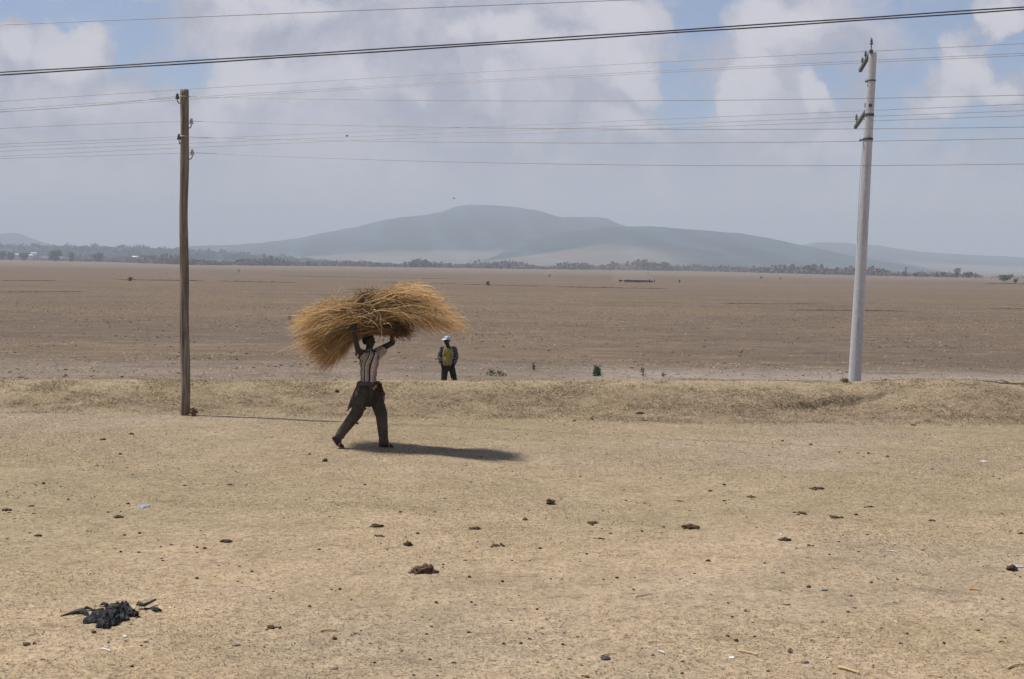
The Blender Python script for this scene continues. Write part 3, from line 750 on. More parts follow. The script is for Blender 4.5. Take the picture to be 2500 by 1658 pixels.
def stripes(co):
    x, y, z = co.T
    ax = .075 + (z - 1.1) * .03
    dx = x - ax; dy = y
    s = -(dx * RR.x + dy * RR.y); f = dx * FF.x + dy * FF.y
    ang = np.degrees(np.arctan2(s, f))           # 0 = front of the chest, + to his left
    up = sstep(1.22, 1.46, z)
    ang = ang * (1 + up * .55) - up * 16
    pal = np.array([(.50, .44, .42), (.62, .56, .55), (.03, .035, .045), (.40, .42, .34), (.46, .30, .24), (.47, .37, .33), (.50, .20, .17), (.34, .33, .26), (.02, .028, .032), (.60, .56, .52), (.55, .42, .38), (.10, .06, .09)])
    seq = [(0, 7, 5), (7, 12, 6), (12, 17, 7), (17, 25, 8), (25, 31, 9), (31, 37, 2), (37, 47, 5), (47, 54, 3), (54, 60, 8), (60, 66, 1), (66, 76, 4), (76, 82, 8), (82, 90, 1)]
    a = np.mod((ang + 14) * .55, 90); c = np.zeros((len(x), 3)) + pal[5]
    for lo, hi, k in seq: c[(a >= lo) & (a < hi)] = pal[k]
    return c * .72
def shirt_w(bm):
    ell(bm, (.078, 0, 1.02), (.135, .108, .10), R(-41)); ell(bm, (.078, 0, 1.12), (.142, .112, .14), R(-41))
    ell(bm, (.085, 0, 1.27), (.170, .118, .17), R(-41)); ell(bm, (.085, 0, 1.395), (.172, .100, .075), R(-41))
    cap(bm, (-.01, -.08, 1.38), .078, (-.03, -.17, 1.415), .078); cap(bm, (.17, .09, 1.40), .075, (.275, .09, 1.455), .072); cap(bm, (.16, .06, 1.33), .07, (.27, .085, 1.43), .055)
    ell(bm, (.088, -.005, 1.445), (.085, .07, .04), R(-41))
remesh('shirt', shirt_w, .0085, M_cloth, WP, 5, stripes)
def trous_col(co):
    n = fbm(co[:, 0] * 9 + co[:, 1] * 7, co[:, 2] * 5, 4)[:, None]
    c = np.array([.052, .045, .034]) * (1 + n * 1.1)
    dust = (sstep(.62, .25, co[:, 2]) * .35)[:, None]; return c + (np.array([.17, .155, .125]) - c) * dust * .6
def trous_w(bm):
    ell(bm, (.088, 0, .93), (.155, .125, .09), R(-30)); ell(bm, (.09, 0, .84), (.165, .13, .12), R(-25))
    cap(bm, (.02, -.055, .84), .118, (-.088, -.07, .52), .092); cap(bm, (-.088, -.07, .52), .092, (-.305, -.05, .23), .070); cap(bm, (-.305, -.05, .23), .068, (-.325, -.05, .195), .073)
    cap(bm, (.15, .06, .84), .115, (.268, .07, .50), .092); cap(bm, (.268, .07, .50), .090, (.305, .06, .14), .070); cap(bm, (.305, .06, .14), .07, (.308, .06, .10), .078)
    cap(bm, (.085, -.005, .78), .115, (.09, -.005, .705), .095)
    for (a, b, r) in [((-.02, -.16, .66), (.05, -.15, .60), .03), ((-.15, -.14, .44), (-.06, -.14, .38), .028), ((.2, -.02, .62), (.3, -.01, .55), .028), ((.24, -.015, .3), (.34, -.01, .26), .022)]: cap(bm, a, r, b, r * .7, 8)
remesh('trousers', trous_w, .0085, M_cloth, WP, 5, trous_col)
def jk_col(co):
    n = fbm(co[:, 0] * 40, co[:, 2] * 30 + co[:, 1] * 22, 3)[:, None]
    return np.array([.085, .060, .062]) + (np.array([.20, .145, .15]) - np.array([.085, .06, .062])) * sstep(.02, .2, n)
def jk_w(bm):
    for k in range(20):
        a0 = 2 * math.pi * k / 20; a1 = 2 * math.pi * (k + 1) / 20
        cap(bm, (.085 + .152 * math.cos(a0), .122 * math.sin(a0), .955 + .012 * math.sin(3 * a0)), .032, (.085 + .152 * math.cos(a1), .122 * math.sin(a1), .955 + .012 * math.sin(3 * a1)), .032, 8)
    for (a, b, r0, r1) in [((-.03, -.02, .95), (-.095, .0, .80), .055, .06), ((.0, .06, .93), (-.06, .06, .74), .05, .05), ((-.095, .0, .80), (-.15, .0, .70), .055, .045), ((-.15, .0, .70), (-.19, .0, .62), .04, .03),
                           ((-.19, .0, .62), (-.228, .01, .545), .026, .008), ((-.07, -.05, .80), (-.10, -.06, .665), .035, .03), ((-.06, -.13, .93), (-.085, -.12, .80), .03, .035), ((.22, .07, .93), (.285, .06, .80), .045, .04), ((.285, .06, .80), (.30, .05, .71), .035, .02)]:
        cap(bm, a, r0, b, r1, 10)
remesh('tied_jacket', jk_w, .0085, M_cloth, WP, 4, jk_col)
def pouch_w(bm):
    ell(bm, (.20, -.10, .90), (.055, .04, .045)); ell(bm, (.265, -.055, .89), (.035, .035, .05)); ell(bm, (.175, -.115, .945), (.03, .025, .03)); cap(bm, (.15, -.12, .955), .02, (.27, -.05, .955), .02)
def pouch_col(co):
    c = np.zeros((len(co), 3)) + np.array([.050, .022, .016]); 
    for (x, z, r) in ((.195, .925, .016), (.168, .895, .02), (.205, .945, .012)): c[((co[:, 0] - x) ** 2 + (co[:, 2] - z) ** 2 < r * r) & (co[:, 1] < -.09)] = (.30, .24, .10)
    return c
remesh('waist_pouch', pouch_w, .006, M_cloth, WP, 3, pouch_col)
M_sandal = mat_simple('worn_sandal_rubber', (.34, .16, .10), .8, .2, 30)
def sandal(pts, ys, strap):
    bm = bmesh.new(); rows = []
    for (x, z, wd) in pts:
        rows.append([bm.verts.new((x, ys - wd, z)), bm.verts.new((x, ys + wd, z)), bm.verts.new((x, ys + wd, z - .014)), bm.verts.new((x, ys - wd, z - .014))])
    for a, b in zip(rows[:-1], rows[1:]):
        for k in range(4): bm.faces.new((a[k], a[(k + 1) % 4], b[(k + 1) % 4], b[k]))
    bm.faces.new(rows[0]); bm.faces.new(rows[-1][::-1]); bmesh.ops.recalc_face_normals(bm, faces=bm.faces)
    o = bm_obj('sandal', bm, M_sandal, WP, False)
    tubes('strap', [(strap, .008, 6)], M_sandal, o)
sandal([(-.448, .165, .03), (-.42, .11, .036), (-.375, .055, .038), (-.325, .022, .045), (-.265, .006, .035)], -.05,
       [Vector((-.345, -.098, .03)), Vector((-.32, -.092, .085)), Vector((-.31, -.05, .10)), Vector((-.32, -.01, .085)), Vector((-.345, 0, .03))])
sandal([(.225, .012, .028), (.28, .012, .036), (.38, .012, .044), (.44, .012, .044), (.478, .014, .028)], .055,
       [Vector((.40, .008, .01)), Vector((.385, .015, .07)), Vector((.38, .055, .088)), Vector((.385, .095, .07)), Vector((.40, .102, .01))])

# ---------------------------------------------------------------- straw bundle
BX, BY, BZ = wk
SB = empty('straw_bundle', wk + Vector((0, 0, 1.69)), 'large golden bundle of dry straw carried on the head of the walking person', 'straw bundle')
M_straw = mat_simple('golden_straw', None, .55, vcol=True, spec=.35, transl=.5)
def strands(name, n, fn, rad, cols, jit=.026, npt=9, curl=.040):
    """fn(n) -> (P0,P1,P2,P3) bezier control points Nx3 in the walker's frame"""
    P0, P1, P2, P3 = fn(n); tt = np.linspace(0, 1, npt)[None, :, None]
    C = (1 - tt) ** 3 * P0[:, None] + 3 * (1 - tt) ** 2 * tt * P1[:, None] + 3 * (1 - tt) * tt ** 2 * P2[:, None] + tt ** 3 * P3[:, None]
    C = C + rng.normal(0, .05, (n, 1, 3)) * tt ** 2 + rng.normal(0, .018, (n, 1, 3))
    C = C + rng.normal(0, jit, C.shape) * (0.3 + tt) * .6
    C[..., 1] -= .36 * (C[..., 0] - .08)
    ph = rng.random((n, 1, 1)) * 6.28; C[..., 2:3] += np.sin(tt * 7 + ph) * curl * tt
    T = np.gradient(C, axis=1); T /= np.linalg.norm(T, axis=2, keepdims=True) + 1e-9
    up = rng.normal(0, 1, (n, 1, 3)); A = np.cross(T, up); A /= np.linalg.norm(A, axis=2, keepdims=True) + 1e-9; B = np.cross(T, A)
    rr = (rad * (.6 + .9 * rng.random((n, 1, 1)))) * (1 - .75 * tt)
    V = np.stack([C + (A * math.cos(k * 2.094) + B * math.sin(k * 2.094)) * rr for k in range(3)], 2)
    base = (np.arange(n) * npt * 3)[:, None, None]; i = np.arange(npt - 1)[None, :, None] * 3; k = np.arange(3)[None, None, :]; k2 = (k + 1) % 3
    Fc = np.stack([base + i + k, base + i + k2, base + i + 3 + k2, base + i + 3 + k], -1).reshape(-1, 4)
    ci = np.array(cols)[rng.integers(0, len(cols), n)] * (.55 + .65 * rng.random((n, 1))) * np.array([1.03, 1.03, 1.10])
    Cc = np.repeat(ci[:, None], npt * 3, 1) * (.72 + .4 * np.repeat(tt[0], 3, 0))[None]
    V = V.reshape(-1, 3) - np.array([0, 0, 1.69])
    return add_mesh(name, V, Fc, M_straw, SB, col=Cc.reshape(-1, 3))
gold = [(.86, .66, .34), (.80, .58, .27), (.90, .73, .42), (.70, .48, .21), (.92, .79, .52), (.45, .28, .11), (.80, .62, .32), (.58, .38, .16)]
brown = [(.22, .13, .06), (.30, .18, .08), (.17, .10, .05), (.40, .25, .10), (.45, .30, .13)]
def U(n, a, b): return a + (b - a) * rng.random(n)
def G_(n, s): return rng.normal(0, s, n)
def st3(*a): return np.stack(a, -1)
def pick(n, pts):
    """random point along a polyline of (x,z) end points"""
    pts = np.array(pts); k = rng.random(n) * (len(pts) - 1); i = np.minimum(k.astype(int), len(pts) - 2); f = (k - i)[:, None]
    return pts[i] * (1 - f) + pts[i + 1] * f
def fB(n):      # upper sheaf sweeping right
    e = pick(n, [(.80, 2.36), (.95, 2.33), (1.06, 2.24), (1.16, 2.14), (1.26, 2.03), (1.36, 1.92), (1.42, 1.84), (1.36, 1.84), (1.24, 1.88), (1.05, 1.93), (.85, 1.94)])
    sc_ = (.60 + .50 * rng.random(n) ** .8)[:, None]; y = G_(n, .13)
    h = np.clip((e[:, 1] - 1.85) / .5, 0, 1)
    z0 = 1.90 + .22 * h + G_(n, .045); x0 = U(n, -.14, .12) + .05 * h
    e = st3(.1 + (e[:, 0] - .1) * sc_[:, 0], e[:, 1] + G_(n, .03))
    P0 = st3(x0, -.08 + y * .7, z0); P3 = st3(e[:, 0], -.08 + y * 2.2, e[:, 1])
    P1 = st3(x0 + .30, -.08 + y, z0 + .09 + G_(n, .03)); P2 = st3(e[:, 0] * .68 + .03, -.08 + y * 1.6, e[:, 1] + .07 + .22 * (1 - h) + G_(n, .03))
    return P0, P1, P2, P3
def fA(n):      # upper sheaf sweeping left
    e = pick(n, [(-.72, 2.05), (-.86, 1.96), (-.97, 1.86), (-1.04, 1.76), (-.93, 1.72), (-.8, 1.70), (-.65, 1.74), (-.5, 1.78)])
    y = G_(n, .14); sc_ = .62 + .48 * rng.random(n) ** .8; h = np.clip((e[:, 1] - 1.70) / .43, 0, 1)
    z0 = 1.90 + .24 * h + G_(n, .05); x0 = U(n, .0, .34) - .02 * h
    ex = -.05 + (e[:, 0] + .05) * sc_
    P0 = st3(x0, -.05 + y * .7, z0); P3 = st3(ex, -.05 + y * 2, e[:, 1] + G_(n, .03))
    P1 = st3(x0 - .28, -.05 + y, z0 + .06 + G_(n, .03)); P2 = st3(ex * .62 - .03, -.05 + y * 1.5, e[:, 1] + .07 + .10 * (1 - h) + G_(n, .03))
    return P0, P1, P2, P3
def fC(n):      # lower sheaf, butts right over the head, heads drooping down left
    e = pick(n, [(-.98, 1.66), (-.98, 1.55), (-.92, 1.46), (-.84, 1.38), (-.74, 1.27), (-.64, 1.17), (-.54, 1.24), (-.42, 1.34), (-.30, 1.44)])
    y = G_(n, .12); sc_ = .52 + .58 * rng.random(n) ** .9
    h = np.clip((e[:, 1] - 1.22) / .45, 0, 1)
    x0 = U(n, .30, .60); z0 = 1.70 + .20 * rng.random(n) * (1.1 - (x0 - .3)) 
    mx = -.18 + G_(n, .03); mz = 1.70 + .16 * h + G_(n, .035)
    ex = mx + (e[:, 0] - mx) * sc_; ez = mz + (e[:, 1] - mz) * sc_
    P0 = st3(x0, .10 + y * .8, z0); P3 = st3(ex, .10 + y * 2.2, ez)
    P1 = st3(x0 - .30, .10 + y, np.maximum(z0, 1.76) + .03); P2 = st3(mx - .10, .10 + y * 1.4, mz + .05)
    return P0, P1, P2, P3
def fR(n):      # brown root ends and tangled leaves
    c = pick(n, [(.45, 1.72), (.56, 1.76), (.62, 1.84), (.5, 1.86), (.3, 1.78), (.15, 1.80), (.35, 1.9), (.15, 1.93), (.4, 1.97), (.62, 1.95), (.5, 1.88)])
    a = rng.random(n) * 6.28; L = U(n, .06, .16); y = U(n, -.22, .28)
    P0 = st3(c[:, 0] + G_(n, .04), y, c[:, 1] + G_(n, .03)); P3 = P0 + st3(np.cos(a) * L + .05, G_(n, .04), np.sin(a) * L * .7)
    P1 = P0 + (P3 - P0) * .3 + rng.normal(0, .02, (n, 3)); P2 = P0 + (P3 - P0) * .7 + rng.normal(0, .02, (n, 3))
    P0[:, 2] = np.maximum(P0[:, 2], 1.68); P3[:, 2] = np.maximum(P3[:, 2], 1.64); return P0, P1, P2, P3
def fT(n):      # dark knot of roots at the top
    a = rng.random(n) * 6.28; q = rng.random(n) ** .5
    x = .0 + .12 * q * np.cos(a) + .05; z = 2.19 + .075 * q * np.sin(a) + (x) * .25; L = U(n, .05, .13); b = rng.random(n) * 6.28
    P0 = st3(x, U(n, -.32, .1), z); P3 = P0 + st3(np.cos(b) * L, -.02 + G_(n, .03), np.sin(b) * L * .8)
    P1 = P0 + (P3 - P0) * .3 + rng.normal(0, .02, (n, 3)); P2 = P0 + (P3 - P0) * .7 + rng.normal(0, .02, (n, 3)); return P0, P1, P2, P3
strands('sheaf', 3300, fB, .0040, gold)['label'] = 'golden sheaf sweeping out to the right'
strands('sheaf', 2900, fA, .0040, gold + brown[3:])['label'] = 'golden sheaf sweeping out to the left'
strands('sheaf', 3300, fC, .0038, [(.72, .50, .23), (.62, .41, .17), (.78, .58, .30), (.40, .25, .10), (.50, .33, .14)])['label'] = 'browner sheaf drooping down to the left'
def fW(n):      # loose wisps sticking out beyond the sheaves
    a = [f(n // 3) for f in (fB, fA, fC)]; o_ = [np.concatenate([q[i] for q in a]) for i in range(4)]
    ext_ = U(n // 3 * 3, .10, .38)[:, None]; o_[3] = o_[3] + (o_[3] - o_[2]) * ext_ + rng.normal(0, .05, o_[3].shape); o_[2] = o_[2] + rng.normal(0, .03, o_[2].shape); return o_
def strands_w(): return strands('loose_wisps', 1080, fW, .0028, gold, .03, 10, .06)
strands_w()
def fX(n):      # short crossed and broken straws lying over the sheaves
    c = pick(n, [(-.8, 1.85), (-.5, 1.98), (-.2, 2.05), (.1, 2.08), (.4, 2.12), (.7, 2.15), (1.0, 2.08)]); a = rng.normal(0, .75, n); L = U(n, .10, .34)
    P0 = st3(c[:, 0] + G_(n, .05), U(n, -.42, .1), c[:, 1] + G_(n, .09)); P3 = P0 + st3(np.cos(a) * L, G_(n, .05), np.sin(a) * L * .8 - .03)
    P1 = P0 + (P3 - P0) * .3 + rng.normal(0, .03, (n, 3)); P2 = P0 + (P3 - P0) * .7 + rng.normal(0, .03, (n, 3)); return P0, P1, P2, P3
strands('broken_straws', 1300, fX, .0038, gold + brown[3:], .02, 7, .03)
strands('root_ends', 2600, fR, .004, brown + [(.45, .30, .14)], .01, 6)['label'] = 'dark root ends at the underside'
strands('root_ends', 900, fT, .004, brown[:3] + gold[:2], .01, 6)['label'] = 'dark knot of roots on top'
pale = [(.68, .54, .34), (.62, .48, .28)]
def cc(x, z, y): return Vector(((x - 994) / 887, y - .36 * ((x - 994) / 887 - .08), (2225 - z) / 887 - 1.69))
curls = [[(1170, 390), (1250, 440), (1265, 560), (1275, 680), (1262, 800), (1215, 890)], [(950, 480), (1050, 490), (1150, 535), (1230, 610), (1280, 700)],
         [(870, 540), (740, 555), (620, 600), (550, 640), (500, 700)], [(700, 520), (600, 580), (540, 640), (500, 740)], [(420, 560), (330, 600), (250, 680), (230, 790), (240, 870)],
         [(1500, 330), (1600, 400), (1670, 470), (1700, 540)], [(1560, 330), (1700, 430), (1800, 520), (1890, 630)], [(1640, 340), (1780, 420), (1860, 500), (1910, 560)],
         [(1180, 380), (1220, 460), (1200, 530)], [(1350, 410), (1430, 400), (1470, 480)], [(890, 430), (915, 500)], [(1300, 560), (1380, 560), (1410, 610)],
         [(1110, 470), (1140, 500), (1090, 580)], [(500, 870), (530, 930), (600, 960)], [(1600, 100), (1740, 60), (1830, 30)], [(1500, 170), (1700, 120), (1990, 150)],
         [(200, 380), (300, 410), (420, 400)], [(640, 250), (680, 300), (760, 330)], [(1230, 90), (1225, 140), (1240, 200)], [(900, 330), (1000, 220), (1150, 175)], [(1900, 320), (2100, 380), (2240, 400)], [(2000, 420), (2200, 500), (2350, 600)]]
M_pale = mat_simple('pale_stalk', (.66, .52, .32), .5, .15, 20, transl=.2)
for c in curls:
    P_ = [cc(q[0], q[1], -.46 - .05 * random.random()) for q in c]
    Q = []
    for i in range(len(P_) - 1):
        for f in (0, .25, .5, .75): 
            p0 = P_[max(i - 1, 0)]; p1 = P_[i]; p2 = P_[i + 1]; p3 = P_[min(i + 2, len(P_) - 1)]
            Q.append(.5 * ((2 * p1) + (p2 - p0) * f + (2 * p0 - 5 * p1 + 4 * p2 - p3) * f * f + (3 * p1 - p0 - 3 * p2 + p3) * f ** 3))
    Q.append(P_[-1]); tubes('loose_stalk', [(Q, [.0052 - .003 * i / len(Q) for i in range(len(Q))], 5)], M_pale, SB)

# ---------------------------------------------------------------- standing person behind the bank
sp_x = ray(1092, 985).x * 36; sg = gpt(sp_x, 36.0)
SP = empty('person', sg, 'person in white cap, yellow shirt and open dark jacket standing behind the bank', 'person')
def body_s(bm):
    ell(bm, (.02, 0, .92), (.15, .10, .12)); ell(bm, (.01, 0, 1.10), (.13, .09, .14)); ell(bm, (.01, 0, 1.30), (.165, .10, .14))
    cap(bm, (.005, 0, 1.40), .055, (-.015, -.01, 1.50), .05); head(bm, (-.03, -.02, 1.585), R(-22), 0, .95)
    cap(bm, (-.15, 0, 1.37), .055, (-.21, .03, 1.18), .04); cap(bm, (-.21, .03, 1.18), .04, (-.175, -.06, 1.03), .027); hand(bm, (-.17, -.07, 1.01), (.15, -.25, -1), (-1, 0, 0), -1, .5)
    cap(bm, (.17, 0, 1.37), .055, (.215, .03, 1.17), .04); cap(bm, (.215, .03, 1.17), .04, (.175, -.06, 1.02), .027); hand(bm, (.17, -.07, 1.0), (-.15, -.25, -1), (1, 0, 0), 1, .5)
    for s, kx, ax in ((-1, -.085, -.10), (1, .175, .24)):
        cap(bm, (.02 + s * .08, 0, .9), .085, (kx, -.01, .50), .058); cap(bm, (kx, -.01, .50), .055, (ax, .02, .09), .036)
        cap(bm, (ax, .03, .045), .036, (ax + s * .03, -.12, .035), .034); cap(bm, (ax, .03, .045), .036, (ax, .02, .09), .036)
remesh('body', body_s, .009, M_skin, SP, 3)
def tee(bm): ell(bm, (.0, -.035, 1.10), (.125, .098, .17)); ell(bm, (.005, -.035, 1.26), (.15, .095, .145)); ell(bm, (.0, -.03, .99), (.12, .09, .06))
remesh('t_shirt', tee, .01, M_cloth, SP, 3, lambda co: np.array([.27, .225, .055]) * (1 + .35 * fbm(co[:, 0] * 20, co[:, 2] * 16, 3)[:, None]))
def plaid(co):
    n = fbm(co[:, 0] * 26, co[:, 2] * 26, 2)[:, None]; g1 = (np.mod(co[:, 0] * 16 + co[:, 1] * 16, 1) < .22)[:, None]; g2 = (np.mod(co[:, 2] * 14, 1) < .22)[:, None]
    c = np.array([.030, .024, .030]) + np.array([.13, .12, .15]) * (g1 | g2) * .55 + np.array([.09, .085, .11]) * np.clip(n * 3, 0, 1); return c
def jkt(bm):
    for s in (-1, 1):
        c0 = .01
        ell(bm, (c0 + s * .085, .03, 1.29), (.095, .098, .15)); cap(bm, (c0 + s * .115, .0, 1.30), .06, (c0 + s * .135, -.005, .97), .055, 12)
        cap(bm, (s * .10 + .01, .0, 1.39), .055, (s * .155 + .01, .0, 1.37), .066); cap(bm, (s * .155 + .01, .0, 1.37), .068, (s * .215 + .003, .03, 1.18), .058)
        cap(bm, (s * .215 + .003, .03, 1.18), .058, (s * .18, -.055, 1.04), .048)
    slab(bm, (.01, .075, 1.15), (.14, .03, .22)); slab(bm, (.01, .07, .96), (.145, .03, .05))
remesh('jacket', jkt, .010, M_cloth, SP, 5, plaid)
M_lin = mat_simple('pale_lining', (.30, .27, .22), .9, .15, 30)
for pts in ([(-.075, -.075, 1.42), (-.105, -.115, 1.33), (-.118, -.125, 1.18), (-.110, -.115, 1.04), (-.095, -.10, .94)], [(.085, -.075, 1.42), (.118, -.115, 1.33), (.118, -.125, 1.20), (.092, -.115, 1.06), (.075, -.10, .935)]):
    tubes('jacket_lining', [([Vector(q) for q in pts], [.013, .011, .010, .011, .013], 10)], M_lin, SP)
def trs(bm):
    ell(bm, (.025, 0, .93), (.155, .115, .08)); ell(bm, (.02, 0, .90), (.160, .12, .07))
    cap(bm, (-.075, 0, .88), .086, (-.100, -.01, .52), .070); cap(bm, (-.100, -.01, .52), .066, (-.105, .02, .10), .062)
    cap(bm, (.105, 0, .88), .086, (.185, -.01, .52), .070); cap(bm, (.185, -.01, .52), .066, (.245, .02, .10), .062)
remesh('trousers', trs, .010, M_cloth, SP, 4, lambda co: np.array([.028, .032, .032]) * (1 + .6 * fbm(co[:, 0] * 12, co[:, 2] * 8, 3)[:, None]))
M_cap = bpy.data.materials.new('white_and_blue_cap'); M_cap.use_nodes = True
t = NT(M_cap.node_tree); p = t.n['Principled BSDF']; a = t.new('ShaderNodeAttribute', attribute_name='Col'); t.l.new(a.outputs['Color'], p.inputs['Base Color']); p.inputs['Roughness'].default_value = .8
def capcol(co):
    c = np.zeros((len(co), 3)) + np.array([.42, .47, .55]); blue = (fbm(co[:, 0] * 22 + 3, co[:, 2] * 22, 2) > .06) & (co[:, 2] > 1.645); c[blue] = (.16, .30, .44)
    c[(co[:, 1] < -.11)] = (.60, .63, .68); return c
def capb(bm):
    M = Matrix.Translation((-.03, -.02, 1.585)) @ Matrix.Rotation(R(-40), 4, 'Z')
    bmesh.ops.create_uvsphere(bm, u_segments=24, v_segments=16, radius=1, matrix=M @ Matrix.Translation((0, .012, .050)) @ Matrix.Diagonal((.082, .098, .070, 1)))
    bmesh.ops.create_cone(bm, cap_ends=True, segments=24, radius1=1, radius2=1, depth=1, matrix=M @ Matrix.Translation((0, -.10, .035)) @ Matrix.Rotation(R(12), 4, 'X') @ Matrix.Diagonal((.07, .075, .010, 1)))
remesh('cap', capb, .006, M_cap, SP, 2, capcol)

LAND = [(270, 1490, 'the crumpled black cloth'), (1034, 1392, 'the big brown lump'), (885, 1094, 'the walking person'), (350, 1237, 'the pale blue plastic scrap'), (452, 1014, 'the wooden pole'),
        (1345, 1231, 'the tall knobbly dung lump'), (1683, 1290, 'the curved dung flake'), (1916, 1319, 'the oval dung pat with a pale chip'), (1970, 1258, 'the dense crumb cluster'), (2086, 929, 'the concrete pole'),
        (825, 1635, 'the grey stone at the bottom edge'), (1820, 1600, 'the straight pale stalk'), (2080, 1640, 'the thickest pale stalk'), (2380, 1442, 'the orange stalk'), (1478, 1610, 'the dark scrap under a pale stalk'), (2490, 1395, 'the lilac scrap at the right edge'), (819, 1543, 'the lying brown twig'), (288, 1263, 'the dark oval pat at the left'), (2010, 1442, 'the pale grey stone'), (565, 1324, 'the long thin dung flake'), (1450, 1278, 'the long row of dung crumbs')]
used_lb = set()
def clod_label(px, py):
    for dx, dy, nm in sorted([(px - a, py - b, nm) for a, b, nm in LAND], key=lambda q: math.hypot(*q[:2])):
        d = math.hypot(dx, dy); far_ = 'close' if d < 60 else ('a little' if d < 130 else ('some way' if d < 240 else 'far'))
        v_ = 'above' if dy < 0 else 'below'; h_ = 'right' if dx > 0 else 'left'
        dr_ = (h_ if abs(dy) < abs(dx) * .45 else (v_ if abs(dx) < abs(dy) * .45 else v_ + ' and ' + h_))
        if dr_ in ('left', 'right'): dr_ += ' of'
        elif dr_.endswith('left') or dr_.endswith('right'): dr_ += ' of'
        lb = 'tiny dark clod %s %s %s' % (far_, dr_, nm)
        if len(lb.split()) > 16: continue
        if lb not in used_lb: used_lb.add(lb); return lb
    return 'tiny dark clod lying loose on the dry grass'

# ---------------------------------------------------------------- lumps of dung, soil, litter on the near ground
def lump_mesh(name, pieces, cols, sub=3, rough=.35):
    V = []; Fc = []; C = []
    for (ox, oy, rx, ry_, rz, rot, seed) in pieces:
        bm = bmesh.new(); bmesh.ops.create_icosphere(bm, subdivisions=sub, radius=1)
        o = len(V)
        for v in bm.verts:
            d = v.co.normalized(); n_ = mn.noise(d * 1.6 + Vector((seed, 0, 0))) * rough * 1.5 + mn.noise(d * 4.5 + Vector((0, seed, 0))) * rough * .7 + mn.noise(d * 11 + Vector((0, seed, 3))) * rough * .3
            q = d * (1 + n_); x = q.x * rx; y = q.y * ry_; z = max(q.z, -.35) * rz
            V.append((ox + x * math.cos(rot) - y * math.sin(rot), oy + x * math.sin(rot) + y * math.cos(rot), z + rz * .25))
            k = .75 + .6 * mn.noise(d * 3 + Vector((seed, 2, 0))); b = cols[int(seed * 7) % len(cols)]; C.append([b[0] * k, b[1] * k, b[2] * k])
        Fc += [[v.index + o for v in f.verts] for f in bm.faces]; bm.free()
    me = bpy.data.meshes.new(name); me.from_pydata(V, [], Fc); me.update(); set_col(me, np.array(C)); me.materials.append(M_dirt)
    me.polygons.foreach_set('use_smooth', np.ones(len(me.polygons), dtype=bool)); return me
def put_lump(px, py, wpx, kind, label, group, name='dung_pat', cat='dung'):
    c = hit(px, py, 6, 60); sc_ = wpx / F_PX * c.y; q = random.random
    cols = [(.10, .064, .042), (.13, .088, .058), (.085, .058, .04)]
    if kind == 'flat': pcs = [(0, 0, sc_ * .5, sc_ * .36, sc_ * .17, q() * .6 - .3, q() * 9), (sc_ * .22, -sc_ * .1, sc_ * .2, sc_ * .2, sc_ * .14, 0, q() * 9)]
    elif kind == 'lump': pcs = [(0, 0, sc_ * .48, sc_ * .4, sc_ * .30, q() * 3, q() * 9), (-sc_ * .1, 0, sc_ * .28, sc_ * .26, sc_ * .34, q() * 3, q() * 9)]
    elif kind == 'small': pcs = [(0, 0, sc_ * .5, sc_ * .42, sc_ * .34, q() * 3, q() * 9)]
    elif kind == 'stone': pcs = [(0, 0, sc_ * .5, sc_ * .35, sc_ * .24, q() * .5, q() * 9)]; cols = [(.21, .19, .19), (.25, .23, .22)]
    else:
        pcs = []
        for k in range(11 if wpx > 60 else 7):
            a = q() * 6.28; d = q() ** .7 * .5
            pcs.append((math.cos(a) * d * sc_, math.sin(a) * d * sc_ * 1.2, sc_ * (.05 + .08 * q()), sc_ * (.05 + .08 * q()), sc_ * (.03 + .05 * q()), q() * 3, q() * 9))
        pcs[0] = (0, 0, sc_ * .2, sc_ * .16, sc_ * .09, 0, 1.3)
    me = lump_mesh(name, pcs, cols, 2 if wpx < 26 or kind == 'crumbled' else 3, .45 if kind != 'stone' else .2)
    o = bpy.data.objects.new(name, me); COL.objects.link(o); o.location = c; tag(o, label, cat, group); return o
GD = 'dung pats scattered over the dry grass'; GC = 'small dark clods dotted over the dry grass'; GK = 'crumbled patches of dung on the dry grass'
def L5(x, y): return x / 1.892, 900 + y / 1.892
def L6(x, y): return 1250 + x / 1.892, 900 + y / 1.892
